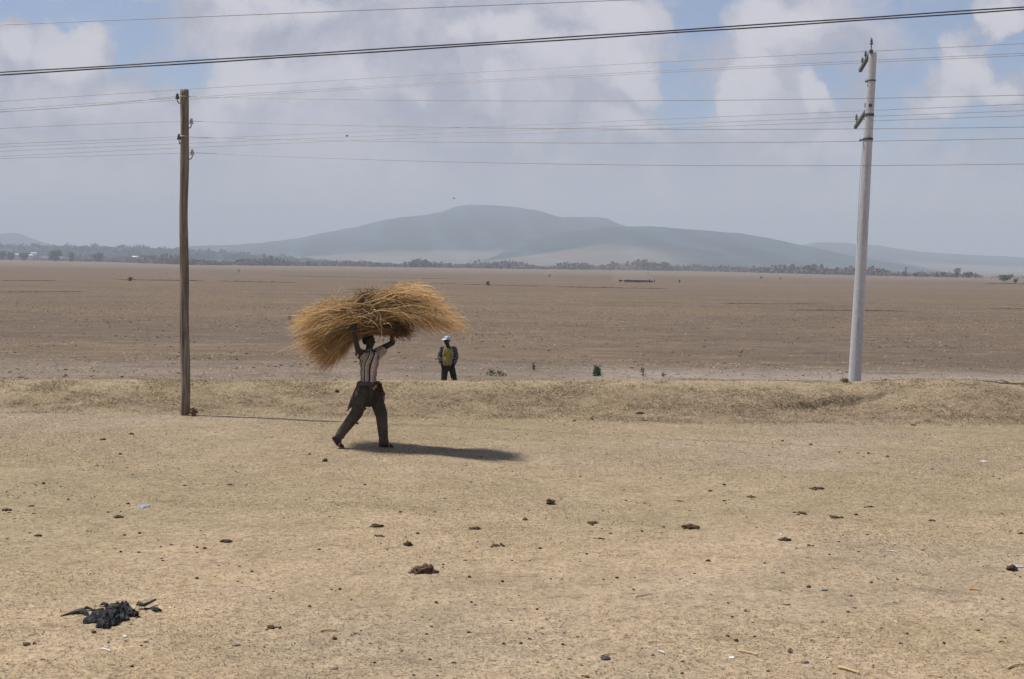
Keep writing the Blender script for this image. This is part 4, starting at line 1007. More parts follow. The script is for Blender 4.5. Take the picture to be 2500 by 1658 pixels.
D5 = [(545, 687, 46, 'flat', 'dark oval dung pat below the pale blue plastic scrap, left'), (30, 656, 46, 'flat', 'dark dung pat at the left edge of the picture, level with the plastic scrap'),
      (175, 773, 42, 'flat', 'dung pat near the left edge, above and left of the black cloth'), (405, 752, 32, 'crumbled', 'small crumbled dung patch between the left edge and the oval pat'),
      (145, 636, 30, 'flat', 'thin brown dung flake right of the dung pat at the left edge'), (592, 626, 17, 'small', 'small clod right beside the pale blue plastic scrap'),
      (1043, 801, 52, 'flat', 'long thin dark dung flake left of centre, two paces above the black cloth'), (1738, 731, 56, 'flat', 'wide crumbly dung pat below the walker, highest of that group'),
      (1885, 818, 46, 'lump', 'reddish dung lump just above the big brown lump'), (2195, 742, 52, 'flat', 'dark oval dung pat right of the crumbly pats in the middle of the foreground'),
      (1060, 538, 30, 'flat', 'small dark dung flake in the shade-free grass right below the wooden pole'), (853, 541, 20, 'flat', 'tiny dung flake straight below the wooden pole'),
      (475, 329, 32, 'flat', 'dark flat dung flake left of the wooden pole foot'), (608, 304, 20, 'small', 'small dark clod nearest to the wooden pole on its left'),
      (555, 397, 18, 'small', 'small clod a little below the flake left of the wooden pole'), (1502, 429, 30, 'lump', 'pointed black clod just below the rear foot of the walker'),
      (1557, 107, 22, 'lump', 'black clod on the bank just left of the walker'), (433, 1220, 27, 'small', 'dark red-brown clod straight below the black cloth'),
      (672, 1264, 24, 'flat', 'dark chip to the lower right of the black cloth'), (1640, 1226, 44, 'crumbled', 'crumbled dung at the right end of the lying twig, bottom middle'),
      (1545, 1250, 26, 'small', 'dark clod just under the lying twig, bottom middle'), (610, 1378, 20, 'small', 'small dark clod at the bottom, below the black cloth')]
for x, y, wd, k, lb in D5:
    px, py = L5(x, y); put_lump(px, py, wd / 1.892, k, lb, GD if k == 'flat' else (GK if k == 'crumbled' else GC), 'dung_pat' if k in ('flat', 'crumbled') else 'dirt_clod', 'dung' if k in ('flat', 'crumbled') else 'clod')
for x, y, wd, lb in [(1757, 775, 70, 'crumbled dung patch under the wide crumbly pat below the walker'), (2290, 820, 85, 'scattered lilac-brown dung crumbs right of the big brown lump'), (120, 1275, 85, 'broken patch of dung in the bottom left corner'),
                  (1250, 1195, 95, 'wide crumbly dark patch at the bottom, right of the black cloth')]:
    px, py = L5(x, y); put_lump(px, py, wd / 1.892, 'crumbled', lb, GK)
for x, y, wd, lb in [(1090, 1280, 36, 'flat grey stone at the bottom, between black cloth and lying twig'), (1548, 1388, 28, 'grey stone at the bottom edge, left of centre')]:
    px, py = L5(x, y); put_lump(px, py, wd / 1.892, 'stone', lb, 'flat grey stones on the dry grass', 'stone', 'stone')
for x, y in [(1163, 938), (1570, 1020), (1930, 764), (1850, 664), (575, 771), (558, 848), (2168, 965), (2177, 1080), (2015, 1083), (1430, 1100), (910, 970), (1475, 837), (2320, 985), (645, 762), (640, 850), (200, 533), (315, 606), (1430, 397), (1685, 538), (1730, 1360), (1985, 1345), (2165, 1220), (1855, 1307), (945, 832), (910, 828)]:
    px, py = L5(x, y); put_lump(px, py, 8 + 3 * random.random(), 'small', clod_label(px, py), GC, 'dirt_clod', 'clod')
D6 = [(180, 626, 52, 'lump', 'tall knobbly dung lump right of the walker shadow, lower middle'), (62, 700, 27, 'small', 'round clod left below the tall knobbly lump'), (370, 715, 84, 'crumbled', 'long row of dung crumbs right of the tall knobbly lump'),
      (820, 737, 78, 'flat', 'long dark curved dung flake in the right half, lowest of its neighbours'), (1103, 594, 38, 'flat', 'small dark dung pat in the right half, above the curved flake'), (1420, 556, 92, 'crumbled', 'scattered dung crumbs highest up in the right half'),
      (1260, 793, 52, 'flat', 'dark oval dung pat with a pale chip above it, right half'), (405, 785, 52, 'crumbled', 'small crumbled dung below the long row of crumbs'), (600, 753, 16, 'small', 'small clod between the dung crumbs and the curved flake'),
      (700, 733, 15, 'small', 'small clod just left of the curved dung flake'), (775, 613, 42, 'crumbled', 'faint crumbled dung above the curved flake'), (1370, 818, 20, 'small', 'small clod right of the oval pat in the right half'),
      (2310, 930, 52, 'lump', 'brown lump beside a grey scrap at the right edge'), (2350, 762, 28, 'flat', 'dark flake touching the right edge of the picture'), (1080, 1122, 42, 'crumbled', 'loose brown crumbs low in the right half, alone'),
      (1370, 1010, 24, 'small', 'clod beside the pale grey stone, right half'), (590, 207, 38, 'flat', 'dark dung flake at the foot of the bank, right of the middle'), (288, 243, 17, 'lump', 'small pointed clod at the foot of the bank, left of the flake'),
      (368, 235, 18, 'lump', 'small black clod at the foot of the bank, just left of the flake'), (1852, 262, 28, 'flat', 'dark flake at the foot of the bank, right of the concrete pole'), (345, 1425, 62, 'crumbled', 'dark crumbs cut by the bottom edge of the picture'),
      (1035, 1258, 27, 'small', 'dark clod at the bottom right, right one of two'), (995, 1238, 20, 'small', 'dark clod at the bottom right, left one of two'), (240, 1222, 32, 'crumbled', 'few dark crumbs at the bottom, near the middle'),
      (1340, 670, 85, 'crumbled', 'dense cluster of dark crumbs in the right half, left part'), (1490, 690, 100, 'crumbled', 'dense cluster of dark crumbs in the right half, right part'), (1940, 704, 34, 'flat', 'thin brown flake in the right half, right of the crumb cluster'),
      (1650, 640, 60, 'crumbled', 'faint trail of crumbs above the thin brown flake')]
for x, y, wd, k, lb in D6:
    px, py = L6(x, y); put_lump(px, py, wd / 1.892, k, lb, GD if k == 'flat' else (GK if k == 'crumbled' else GC), 'dung_pat' if k in ('flat', 'crumbled') else 'dirt_clod', 'dung' if k in ('flat', 'crumbled') else 'clod')
for x, y, wd, lb in [(1442, 1026, 32, 'pale grey stone in the right half of the foreground'), (1355, 1360, 38, 'grey stone near the bottom edge, right of centre')]:
    px, py = L6(x, y); put_lump(px, py, wd / 1.892, 'stone', lb, 'flat grey stones on the dry grass', 'stone', 'stone')
for x, y in [(485, 968), (905, 890), (1780, 976), (1825, 1227), (980, 612), (980, 538), (915, 567), (1553, 1126), (1566, 1052), (2265, 1067), (1017, 1148), (1120, 1240), (650, 1325), (790, 1355), (785, 1408), (40, 1270), (80, 1250), (235, 1276), (115, 1113), (345, 858), (130, 832), (615, 242), (1590, 676), (1660, 990), (1995, 1270), (1645, 392), (1735, 408), (1380, 352), (1250, 336)]:
    px, py = L6(x, y); put_lump(px, py, 8 + 3 * random.random(), 'small', clod_label(px, py), GC, 'dirt_clod', 'clod')

# big brown lump (dried hide or dung) in the middle
c = hit(1034, 1398, 6, 60); k_ = c.y / F_PX
M_hide = mat_simple('dried_brown_hide', None, .7, .3, 40, .01, .3, vcol=True)
me = lump_mesh('brown_lump', [(-.1 * 0, 0, 27 * k_, 18 * k_, 13 * k_, .2, 2.1), (10 * k_, 2 * k_, 15 * k_, 13 * k_, 14 * k_, .9, 4.4), (-14 * k_, 0, 16 * k_, 12 * k_, 9 * k_, .1, 6.2), (22 * k_, -2 * k_, 11 * k_, 7 * k_, 6 * k_, -.3, 7.7), (16 * k_, 6 * k_, 9 * k_, 8 * k_, 13 * k_, .3, 3.3)],
               [(.14, .055, .04), (.11, .05, .03), (.13, .085, .05)], 4, .5)
me.materials.clear(); me.materials.append(M_hide)
o = bpy.data.objects.new('brown_lump', me); COL.objects.link(o); o.location = c; tag(o, 'large crumpled red-brown lump alone in the middle of the foreground', 'lump')

# black crumpled cloth
cc0 = hit(270, 1508, 6, 60); kk = cc0.y / F_PX
CL = empty('black_cloth', cc0, 'crumpled black cloth with straggling strips lying in the left foreground', 'cloth')
M_black = bpy.data.materials.new('black_cloth_grey_highlights'); M_black.use_nodes = True
t = NT(M_black.node_tree); p = t.n['Principled BSDF']; p.inputs['Roughness'].default_value = .85; p.inputs['Specular IOR Level'].default_value = .15
tcn = t.new('ShaderNodeTexCoord'); n_ = t.noise(tcn.outputs['Object'], 22, 6, .7, 1.5)
t.l.new(t.mix(t.rng(n_.outputs[0], .46, .74), (.014, .014, .016, 1), (.15, .15, .155, 1)), p.inputs['Base Color'])  # grey mottling paints highlights of the folds into the black colour
bb = t.new('ShaderNodeBump'); bb.inputs['Distance'].default_value = .018; t.l.new(n_.outputs[0], bb.inputs['Height']); t.l.new(bb.outputs[0], p.inputs['Normal'])
def heap(name, outline, hgt, seed, parent, N=90):
    """outline: (angle,radius) in source px; folded heightfield"""
    V = []; Fc = []
    an = np.array([o_[0] for o_ in outline] + [outline[0][0] + 360]); rd = np.array([o_[1] for o_ in outline] + [outline[0][1]])
    M_ = 150; rings = 46
    for i in range(rings + 1):
        for j in range(M_):
            th = 360 * j / M_; r = np.interp((th - an[0]) % 360 + an[0], an, rd)
            f = i / rings; x = math.cos(R(th)) * r * f * kk; y = math.sin(R(th)) * r * f * kk * 2.6
            q = Vector((x * 9 + seed, y * 7, seed))
            rid = 1 - abs(mn.noise(q + Vector((mn.noise(q * 1.7), mn.noise(q * 1.3 + Vector((5, 1, 1))), 0)) * .8)) * 2.6
            rid2 = 1 - abs(mn.noise(q * 2.6)) * 2.2
            z = hgt * (1 - f ** 3) * (.45 + .45 * rid + .22 * rid2)
            V.append((x + .012 * mn.noise(q * 2), y + .02 * mn.noise(q * 2.2), max(z, -.004) if i < rings else -.012))
    for i in range(rings):
        for j in range(M_):
            Fc.append([i * M_ + j, (i + 1) * M_ + j, (i + 1) * M_ + (j + 1) % M_, i * M_ + (j + 1) % M_])
    return add_mesh(name, V, Fc, M_black, parent, smooth=True)
def folds(bm):
    for (x0, y0, z0, x1, y1, z1, r) in [(-34, -.10, .035, -12, .02, .06, .05), (-30, .02, .04, 8, .10, .07, .045), (-12, .20, .05, 14, .24, .07, .04), (-14, .12, .07, 22, .16, .08, .04), (10, .14, .05, 42, .08, .045, .04), (40, .08, .04, 58, .06, .035, .028),
                                        (-4, -.06, .07, 4, -.24, .05, .045), (8, -.02, .07, 14, -.26, .045, .040), (18, -.02, .06, 24, -.20, .04, .036), (24, .06, .06, 36, -.06, .04, .040), (-40, -.16, .02, -24, -.12, .03, .035), (-20, -.14, .03, -8, -.06, .05, .04), (-2, -.02, .09, 12, .06, .10, .035), (2, -.27, .02, 18, -.28, .02, .035), (-36, .08, .03, -24, .12, .04, .03)]:
        cap(bm, (x0 * kk, y0, z0 * .62), r * .66, (x1 * kk, y1, z1 * .62), r * .55, 10)
        cap(bm, (x0 * kk, y0, .005), r * .95, (x1 * kk, y1, .005), r * .9, 10)
cf = remesh('crumpled_fabric', folds, .009, M_black, CL, 2)
for v in cf.data.vertices:
    q = Vector((v.co.x * 17 + v.co.y * 4, v.co.y * 6 - v.co.x * 5, v.co.z * 9)); rid = 1 - abs(mn.noise(q + Vector((mn.noise(q * .9), mn.noise(q * .8 + Vector((4, 1, 1))), 0)) * 1.6)) * 3
    v.co += v.normal * (rid * .016 + mn.noise(v.co * 40) * .008)
    if v.co.z < -.01: v.co.z = -.01
def strip(name, pts, wd):
    bm = bmesh.new(); rows = []
    P_ = [Vector(((x - 270) * kk, -(y - 1508) * kk * 3.4, z)) for x, y, z in pts]
    for i, q in enumerate(P_):
        tg = (P_[min(i + 1, len(P_) - 1)] - P_[max(i - 1, 0)]).normalized(); sd = tg.cross(Vector((0, 0, 1))).normalized() * wd[i]
        rows.append([bm.verts.new(q - sd), bm.verts.new(q - sd * .3 + Vector((0, 0, wd[i] * .7))), bm.verts.new(q + sd * .4 + Vector((0, 0, wd[i] * .3))), bm.verts.new(q + sd), bm.verts.new(q + sd * .5 - Vector((0, 0, .008))), bm.verts.new(q - sd * .5 - Vector((0, 0, .008)))])
    for a_, b_ in zip(rows[:-1], rows[1:]):
        for k in range(6): bm.faces.new((a_[k], a_[(k + 1) % 6], b_[(k + 1) % 6], b_[k]))
    bm.faces.new(rows[0]); bm.faces.new(rows[-1][::-1]); bmesh.ops.recalc_face_normals(bm, faces=bm.faces)
    return bm_obj(name, bm, M_black, CL, True)
strip('cloth_strip', [(232, 1487, .015), (212, 1491, .012), (200, 1489, .02), (190, 1488, .022), (182, 1492, .012)], [.012, .008, .014, .024, .012])
strip('cloth_strip', [(145, 1507, .003), (160, 1501, .008), (175, 1498, .014), (190, 1497, .02), (202, 1501, .014), (209, 1505, .004)], [.005, .012, .022, .03, .022, .01])
strip('cloth_strip', [(232, 1478, .02), (222, 1474, .02), (212, 1474, .012)], [.02, .025, .012])
strip('cloth_strip', [(310, 1478, .03), (328, 1480, .025), (336, 1472, .03), (344, 1464, .035)], [.03, .022, .014, .010])
strip('cloth_strip', [(330, 1482, .01), (345, 1480, .004), (355, 1483, .008), (366, 1487, .014), (378, 1486, .004)], [.006, .004, .018, .024, .008])

# scraps, twigs, straws
M_plast = mat_simple('pale_blue_plastic', (.28, .32, .40), .35, .15, 40, .004, .5)
M_white = mat_simple('white_scrap', (.68, .66, .66), .6, .1, 40)
M_twig = mat_simple('straw_stalk', (.50, .37, .20), .7, .2, 40); M_tw2 = mat_simple('grey_brown_twig', (.20, .14, .085), .85, .2, 40)
def scrap(px, py, wpx, mat, label, cat='scrap', name='plastic_scrap', asp=.6, hgt=.1):
    c = hit(px, py, 6, 60); s = wpx / F_PX * c.y
    n = 14; V = []; Fc = []
    sd = random.random() * 50
    for i in range(n):
        for j in range(n):
            u = i / (n - 1) * 2 - 1; v = j / (n - 1) * 2 - 1; rr = 1 + .4 * mn.noise(Vector((math.atan2(v, u) * 1.3 + sd, 1, 1))); 
            uu = u * math.sqrt(1 - v * v / 2); vv = v * math.sqrt(1 - u * u / 2)
            V.append((uu * rr * s / 2, vv * rr * s * asp, s * hgt * (1 + 1.8 * mn.noise(Vector((u * 2 + sd, v * 2, 0)))) * (1 - .6 * max(abs(u), abs(v)))))
    for i in range(n - 1):
        for j in range(n - 1): Fc.append([i * n + j, (i + 1) * n + j, (i + 1) * n + j + 1, i * n + j + 1])
    o = add_mesh(name, V, Fc, mat, None, smooth=True); o.location = c + Vector((0, 0, .004))
    md = o.modifiers.new('thick', 'SOLIDIFY'); md.thickness = .0015; tag(o, label, cat)
def twig(p0, p1, r, mat, label, name='twig', bend=.02, cat='twig'):
    a = hit(*p0, 6, 60); b = hit(*p1, 6, 60); P_ = []
    for i in range(9):
        f = i / 8; q = a.lerp(b, f); q.z = float(ground_z(q.x, q.y)) + r + .004; q.y += bend * math.sin(f * 3.1) + .004 * mn.noise(Vector((f * 5, r * 900, 1))); P_.append(q)
    base = P_[0].copy(); P_ = [q - base for q in P_]
    o = tubes(name, [(P_, [r * (1 - .35 * i / 8) for i in range(9)], 6)], mat); o.location = base; tag(o, label, cat)
scrap(*L5(660, 638), 26, M_plast, 'crumpled pale blue plastic scrap left of the walker', asp=1.0)
scrap(*L5(577, 1238), 11, M_white, 'tiny white scrap below the black cloth', name='paper_scrap'); scrap(*L5(993, 958), 8, mat_simple('yellow_scrap', (.62, .42, .08), .6), 'tiny yellow scrap above and right of the black cloth')
scrap(*L6(2340, 915), 26, mat_simple('lilac_scrap', (.36, .33, .37), .7), 'grey lilac scrap beside the brown lump at the right edge', name='cloth_scrap')
scrap(*L6(432, 1342), 24, mat_simple('dark_scrap', (.05, .05, .06), .7), 'dark crumpled scrap under a pale stalk at the bottom middle', name='cloth_scrap', hgt=.2)
scrap(*L6(1015, 1337), 14, M_white, 'small whitish scrap at the bottom, right of centre', name='paper_scrap'); scrap(*L6(2178, 430), 16, M_white, 'small pale scrap far right on the grass below the bank', name='paper_scrap')
scrap(*L6(1242, 768), 6, M_white, 'tiny white chip just above the oval dung pat', name='paper_scrap'); scrap(*L6(1285, 1312), 14, mat_simple('brown_leaf', (.13, .09, .07), .8), 'curled dark leaf standing at the bottom right of centre', 'leaf', 'leaf', .5, .5)
for (p0, p1, r, m_, lb) in [
    (L5(465, 1302), L5(510, 1312), .007, M_white, 'short whitish stalk below the black cloth'), (L5(1480, 1218), L5(1555, 1215), .009, M_twig, 'brown twig lying at the bottom middle with clods under it'),
    (L5(278, 823), L5(345, 824), .003, M_twig, 'thin pale straw lying left, above the black cloth'), (L5(1135, 775), L5(1190, 786), .003, M_twig, 'thin pale straw left of the middle'),
    (L5(92, 940), L5(172, 948), .003, M_tw2, 'thin reddish stalk near the left edge above the black cloth'), (L5(155, 168), L5(215, 160), .006, M_twig, 'pale stalk lying on the bank left of the wooden pole'),
    (L6(1045, 1310), L6(1135, 1330), .009, M_twig, 'straight pale stalk near the bottom, right of centre'), (L6(1507, 1388), L6(1605, 1416), .011, M_twig, 'thickest pale stalk at the bottom edge, right of centre'),
    (L6(410, 1333), L6(478, 1323), .007, M_twig, 'pale stalk resting over the dark scrap at the bottom middle'), (L6(2112, 1024), L6(2168, 1028), .008, mat_simple('orange_stalk', (.52, .30, .12), .7), 'orange stalk near the right edge'),
    (L6(632, 1266), L6(718, 1271), .005, M_twig, 'thin pale stalk above the bottom, in the middle'), (L6(570, 1060), L6(652, 1045), .004, M_tw2, 'thin dark twig in the middle of the foreground'),
    (L6(1730, 845), L6(1780, 850), .006, M_white, 'pale grey stick beside a clod in the right half'), (L6(185, 648), L6(245, 648), .003, M_tw2, 'thin twig at the foot of the tall knobbly lump'),
    (L6(1330, 728), L6(1440, 718), .003, M_twig, 'long thin straw under the crumb cluster, right half'), (L6(400, 868), L6(470, 862), .003, M_twig, 'thin straw below the long row of dung crumbs'),
    (L6(0, 850), L6(60, 860), .003, M_twig, 'thin straw right of the big brown lump'), (L6(1920, 1422), L6(1990, 1430), .006, M_twig, 'pale stalk cut by the bottom edge, right'),
    (L6(2290, 1390), L6(2362, 1372), .009, M_twig, 'pale stalk in the bottom right corner'), (L6(560, 862), L6(590, 852), .004, M_twig, 'short yellow straw in the middle of the foreground'),
    (L6(675, 1312), L6(705, 1320), .007, M_white, 'short whitish chip near the bottom middle')]:
    twig(p0, p1, r, m_, lb)

# ---------------------------------------------------------------- small plants along the bank and in the field
M_leafg = mat_simple('green_leaf', None, .7, vcol=True, transl=.2)
def plant(px, py, hpx, wpx, n, cols, name, label, cat='plant', up=.8, leaf=.08, Y=None, group=None):
    c = hit(px, py, 20, 2500) if Y is None else gpt(ray(px, py).x * Y, Y)
    k = c.y / F_PX; h = hpx * k; wd = wpx * k / 2
    e = empty(name, c, label, cat, group)
    st = []
    for i in range(7):
        a = random.random() * 6.28; q = Vector((math.cos(a) * wd * .7, math.sin(a) * wd * .7, h * (.6 + .4 * random.random())))
        st.append(([Vector((0, 0, -.02)), q * .5 + Vector((0, 0, h * .1)), q], [.012 * h * 2, .008 * h * 2, .003 * h * 2], 5))
    tubes('stem', st, M_tw2, e)
    a = rng.random(n) * 6.28; rr = np.sqrt(rng.random(n)); hz_ = rng.random(n)
    P_ = np.stack([np.cos(a) * rr * wd * (1 - .55 * hz_), np.sin(a) * rr * wd * (1 - .55 * hz_), h * (.05 + .95 * hz_)], -1)
    d = rng.normal(0, 1, (n, 3)); d[:, 2] = np.abs(d[:, 2]) * up; d /= np.linalg.norm(d, axis=1, keepdims=True); s = np.cross(d, rng.normal(0, 1, (n, 3))); s /= np.linalg.norm(s, axis=1, keepdims=True)
    L = leaf * (.6 + .8 * rng.random((n, 1)))
    V = np.stack([P_, P_ + d * L * .5 + s * L * .3, P_ + d * L, P_ + d * L * .5 - s * L * .3], 1).reshape(-1, 3)
    cl = np.array(cols)[rng.integers(0, len(cols), n)] * (.7 + .6 * rng.random((n, 1)))
    add_mesh('leaves', V, np.arange(n * 4).reshape(n, 4), M_leafg, e, col=np.repeat(cl, 4, 0))
gr = [(.14, .21, .13), (.11, .17, .11), (.20, .26, .18)]; dr = [(.24, .20, .14), (.15, .11, .08), (.30, .25, .18), (.17, .16, .11)]
plant(1457, 918, 22, 19, 420, gr, 'green_bush', 'small bright green bush just behind the bank, right of the middle', 'bush')
plant(1199, 917, 13, 24, 70, dr + gr[:1], 'dry_weed', 'dry sprawling weed behind the bank nearest the standing person', group='dry weeds behind the bank')
plant(1222, 918, 9, 34, 60, dr, 'dry_weed', 'low dark dry weed second from the standing person', group='dry weeds behind the bank')
plant(1303, 905, 17, 8, 40, dr + [(.3, .26, .2)], 'dry_weed', 'upright dry weed halfway between standing person and green bush', group='dry weeds behind the bank')
plant(1570, 919, 20, 10, 26, dr, 'dry_weed', 'thin wispy weed just right of the green bush', group='dry weeds behind the bank')
plant(2360, 932, 22, 22, 120, [(.2, .22, .2), (.15, .16, .12)], 'dry_weed', 'grey-green weed on the bank right of the concrete pole', Y=32.5, group='dry weeds behind the bank')
plant(1620, 921, 10, 10, 26, dr, 'dry_weed', 'small thorny weed second to the right of the green bush', group='dry weeds behind the bank')
plant(472, 1016, 15, 16, 110, [(.20, .12, .07), (.14, .09, .055), (.28, .2, .12)], 'dry_weed', 'reddish dry tuft at the foot of the wooden pole', leaf=.05, group='dry tufts at the pole feet')
plant(2062, 931, 6, 26, 90, [(.26, .21, .13), (.18, .14, .08)], 'dry_weed', 'low straw-coloured tuft left of the foot of the concrete pole', Y=28.9, leaf=.05, group='dry tufts at the pole feet')
plant(708, 782, 12, 14, 80, dr + gr[:1], 'dry_weed', 'dark weed in the field left of the straw bundle', group='dry weeds behind the bank')

# ---------------------------------------------------------------- low dark field bunds far out on the plain
M_bund = mat_simple('dark_bund_soil', (.078, .058, .043), 1, .45, .6, spec=.05)
M_bun2 = mat_simple('yellow_bund_grass', (.33, .26, .13), 1, .25, .6, spec=.05)
def bund(dpts, hpx, mat, kind_lab):
    P_ = [hit(x * 1.0575, y * 1.0575, 40, 4000) for x, y in dpts]
    V = []; Fc = []; n = 60
    for i in range(n + 1):
        f = i / n * (len(P_) - 1); k = min(int(f), len(P_) - 2); q = P_[k].lerp(P_[k + 1], f - k)
        sc_ = q.y / F_PX; h = hpx * .72 * sc_ * (.35 + 1.3 * abs(mn.noise(Vector((i * .23, hpx, dpts[0][0]))) ) * 1.6) * min(1, i / 6, (n - i) / 6) + .01
        zg = float(ground_z(q.x, q.y)); dy = h * 2.5 + 6 * sc_ * 0
        V += [(q.x, q.y - dy, zg - .15), (q.x, q.y - dy * .3, zg + h), (q.x, q.y + dy * .5, zg + h * .9), (q.x, q.y + dy * 1.4, zg - .15)]
    for i in range(n):
        for k in range(3): Fc.append([i * 4 + k, (i + 1) * 4 + k, (i + 1) * 4 + k + 1, i * 4 + k + 1])
    o = add_mesh('field_bund', V, Fc, mat); tag(o, kind='structure')
for d_, h_, m_ in [([(265, 646), (480, 649)], 1.6, M_bund), ([(500, 649), (690, 653)], 2.2, M_bund), ([(0, 648), (130, 648)], 1.3, M_bund), ([(0, 675), (200, 674)], 3.0, M_bun2), ([(880, 653), (1060, 656)], 1.4, M_bund),
                   ([(1060, 657), (1245, 661)], 1.8, M_bund), ([(1290, 663), (1420, 665), (1545, 667)], 2.0, M_bund), ([(800, 668), (880, 669)], 1.4, M_bund), ([(1060, 657), (1440, 664)], .9, M_bund), ([(1820, 716), (2110, 719)], 1.6, M_bund),
                   ([(1330, 697), (1580, 700)], 1.2, M_bun2), ([(1660, 701), (1920, 702)], 1.1, M_bund), ([(640, 637), (1100, 645)], 1.0, M_bund), ([(2280, 712), (2364, 713)], 1.4, M_bund), ([(1120, 672), (1400, 678)], .9, M_bun2), ([(2270, 655), (2420, 657)], 3.0, M_bund), ([(1860, 707), (2000, 707)], .8, M_bun2)]:
    bund(d_, h_, m_, '')

# ---------------------------------------------------------------- far shrub belt (one mass) and separate trees
M_shrub = mat_simple('far_shrub', None, 1, vcol=True, spec=.05)
def leafcloud(cx_, cy_, cz_, rx, rz, n, size, cols):
    """n leaf patches per clump; arrays of clumps -> verts, cols"""
    m = len(cx_)
    d = rng.normal(0, 1, (m, n, 3)); d /= np.linalg.norm(d, axis=2, keepdims=True); r = rng.random((m, n, 1)) ** .45
    P_ = d * r * np.stack([rx, rx, rz], -1)[:, None, :] + np.stack([cx_, cy_, cz_], -1)[:, None, :]
    a = rng.normal(0, 1, (m, n, 3)); a /= np.linalg.norm(a, axis=2, keepdims=True); b = np.cross(a, rng.normal(0, 1, (m, n, 3))); b /= np.linalg.norm(b, axis=2, keepdims=True)
    s = (size * (.5 + rng.random((m, n, 1)))) if np.isscalar(size) else size[:, None, None] * (.5 + rng.random((m, n, 1)))
    V = np.stack([P_ - a * s, P_ + b * s * .8, P_ + a * s, P_ - b * s * .8], 2).reshape(-1, 3)
    ci = np.array(cols)[rng.integers(0, len(cols), m)][:, None] * (.7 + .6 * rng.random((m, n, 1)))
    C = np.repeat(ci.reshape(-1, 1, 3), 4, 1).reshape(-1, 3); return V, C
bel = [(-300, 606), (0, 599), (240, 605), (440, 612), (800, 615), (1200, 621), (1600, 626), (1980, 636), (2160, 640), (2420, 646)]
bx = np.array([hit(x * 1.0575, y * 1.0575, 800, 4000)[:2] for x, y in bel])
bu = bx[:, 0] / bx[:, 1]; bd = bx[:, 1]
def belt(n, ulo, uhi, thick, h0, h1, cols, per, off=0):
    u = ulo + (uhi - ulo) * rng.random(n); y = np.interp(u, bu, bd) + off + thick * rng.random(n) ** 1.3; x = u * y
    hgt = (h0 + (h1 - h0) * rng.random(n) ** 2.2) * np.interp(u, bu, bd) / 2300; hgt = hgt * (.7 + np.clip(fbm(x / 60, y / 400, 3) * 2, -.4, .7))
    z = ground_z(x, y) + hgt * .45; return leafcloud(x, y, z, hgt * .9, hgt * .55, per, hgt * .20, cols)
mv = [(.18, .135, .13), (.15, .12, .105), (.12, .11, .095), (.20, .155, .14)]; gn = [(.055, .065, .042), (.045, .055, .04), (.08, .075, .055)]
Vs = []; Cs = []
for a_ in [(4100, -.42, .262, 650, 8.5, 15, mv, 28), (150, .25, .42, 500, 3, 6.5, mv + gn, 24), (420, .235, .33, 500, 4, 9, mv, 26), (700, -.42, -.10, 900, 4, 8.5, gn + mv[:1], 26, 100), (260, -.12, .26, 500, 6, 13, gn, 24)]:
    V, C = belt(*a_); Vs.append(V); Cs.append(C)
V = np.concatenate(Vs); C = np.concatenate(Cs)
tag(add_mesh('shrub_belt', V, np.arange(len(V)).reshape(-1, 4), M_shrub, col=C), 'long belt of mauve-brown shrubs along the far edge of the plain', 'shrubs', kind='stuff')
# woods on the low rise at the left
h = HILLS[4]; n = 1500
u = -.42 + .40 * rng.random(n); y = 3700 + 1350 * rng.random(n) ** .7; x = u * y
hg = 6 + 9 * rng.random(n) ** 3; V, C = leafcloud(x, y, hill_z(h, x, y) + hg * .4, hg * 1.0, hg * .55, 20, hg * .2, gn + [(.06, .07, .06)])
tag(add_mesh('far_woods', V, np.arange(len(V)).reshape(-1, 4), M_shrub, col=C), 'hazy woods covering the low rise at the far left', 'woods', kind='stuff')

M_bark = mat_simple('tree_bark', (.10, .08, .06), .9, .2, 3)
def tree(px, py, hpx, wpx, label, cols, Y=None, n=420, shape='round', name='tree', group='separate trees at the far edge of the plain'):
    c = hit(px, py, 500, 6000) if Y is None else Vector((ray(px, py).x * Y, Y, terrain_z(ray(px, py).x * Y, Y)))
    k = c.y / F_PX; h = hpx * k; wd = wpx * k / 2
    e = empty(name, c, label, 'tree', group)
    ls = [([Vector((0, 0, -.5)), Vector((wd * .04, 0, h * .35)), Vector((0, 0, h * .8))], [h * .03, h * .022, h * .008], 7)]
    nl = 9; cx_ = []; cz_ = []; cy_ = []; rr = []
    lo = .42 if shape == 'flat' else (.22 if shape == 'round' else .12)
    for i in range(nl):
        a = i * 2.4 + random.random(); f = lo + (1 - lo) * (i + .5) / nl
        rad = wd * (.62 if shape != 'slim' else .35) * (math.sin(math.pi * min(1, .25 + .75 * (1 - f) + .12)) if shape != 'flat' else (.8 if f > .55 else .4)) * (.7 + .5 * random.random())
        q = Vector((math.cos(a) * rad, math.sin(a) * rad, h * min(f, .88))); ls.append(([Vector((0, 0, h * lo * .7 + h * .2 * f)), q * .6 + Vector((0, 0, h * .12)), q], [h * .012, h * .008, h * .004], 5))
        cx_.append(q.x); cy_.append(q.y); cz_.append(q.z); rr.append(wd * (.50 if shape != 'slim' else .62) * (.7 + .5 * random.random()))
    tubes('trunk', ls, M_bark, e)
    rr = np.array(rr); V, C = leafcloud(np.array(cx_), np.array(cy_), np.array(cz_), rr, np.minimum(rr * .75, h * .2), n // nl, max(wd * .10, .2), cols)
    V[:, 2] = np.clip(V[:, 2], h * .04, h * 1.03)
    add_mesh('crown', V, np.arange(len(V)).reshape(-1, 4), M_shrub, e, col=C)
tg = [(.045, .055, .035), (.06, .07, .045), (.035, .045, .032)]; tgr = [(.07, .085, .05), (.09, .09, .06)]
tree(5, 634, 21, 26, 'dark round tree at the far left edge of the plain', tg, Y=2900)
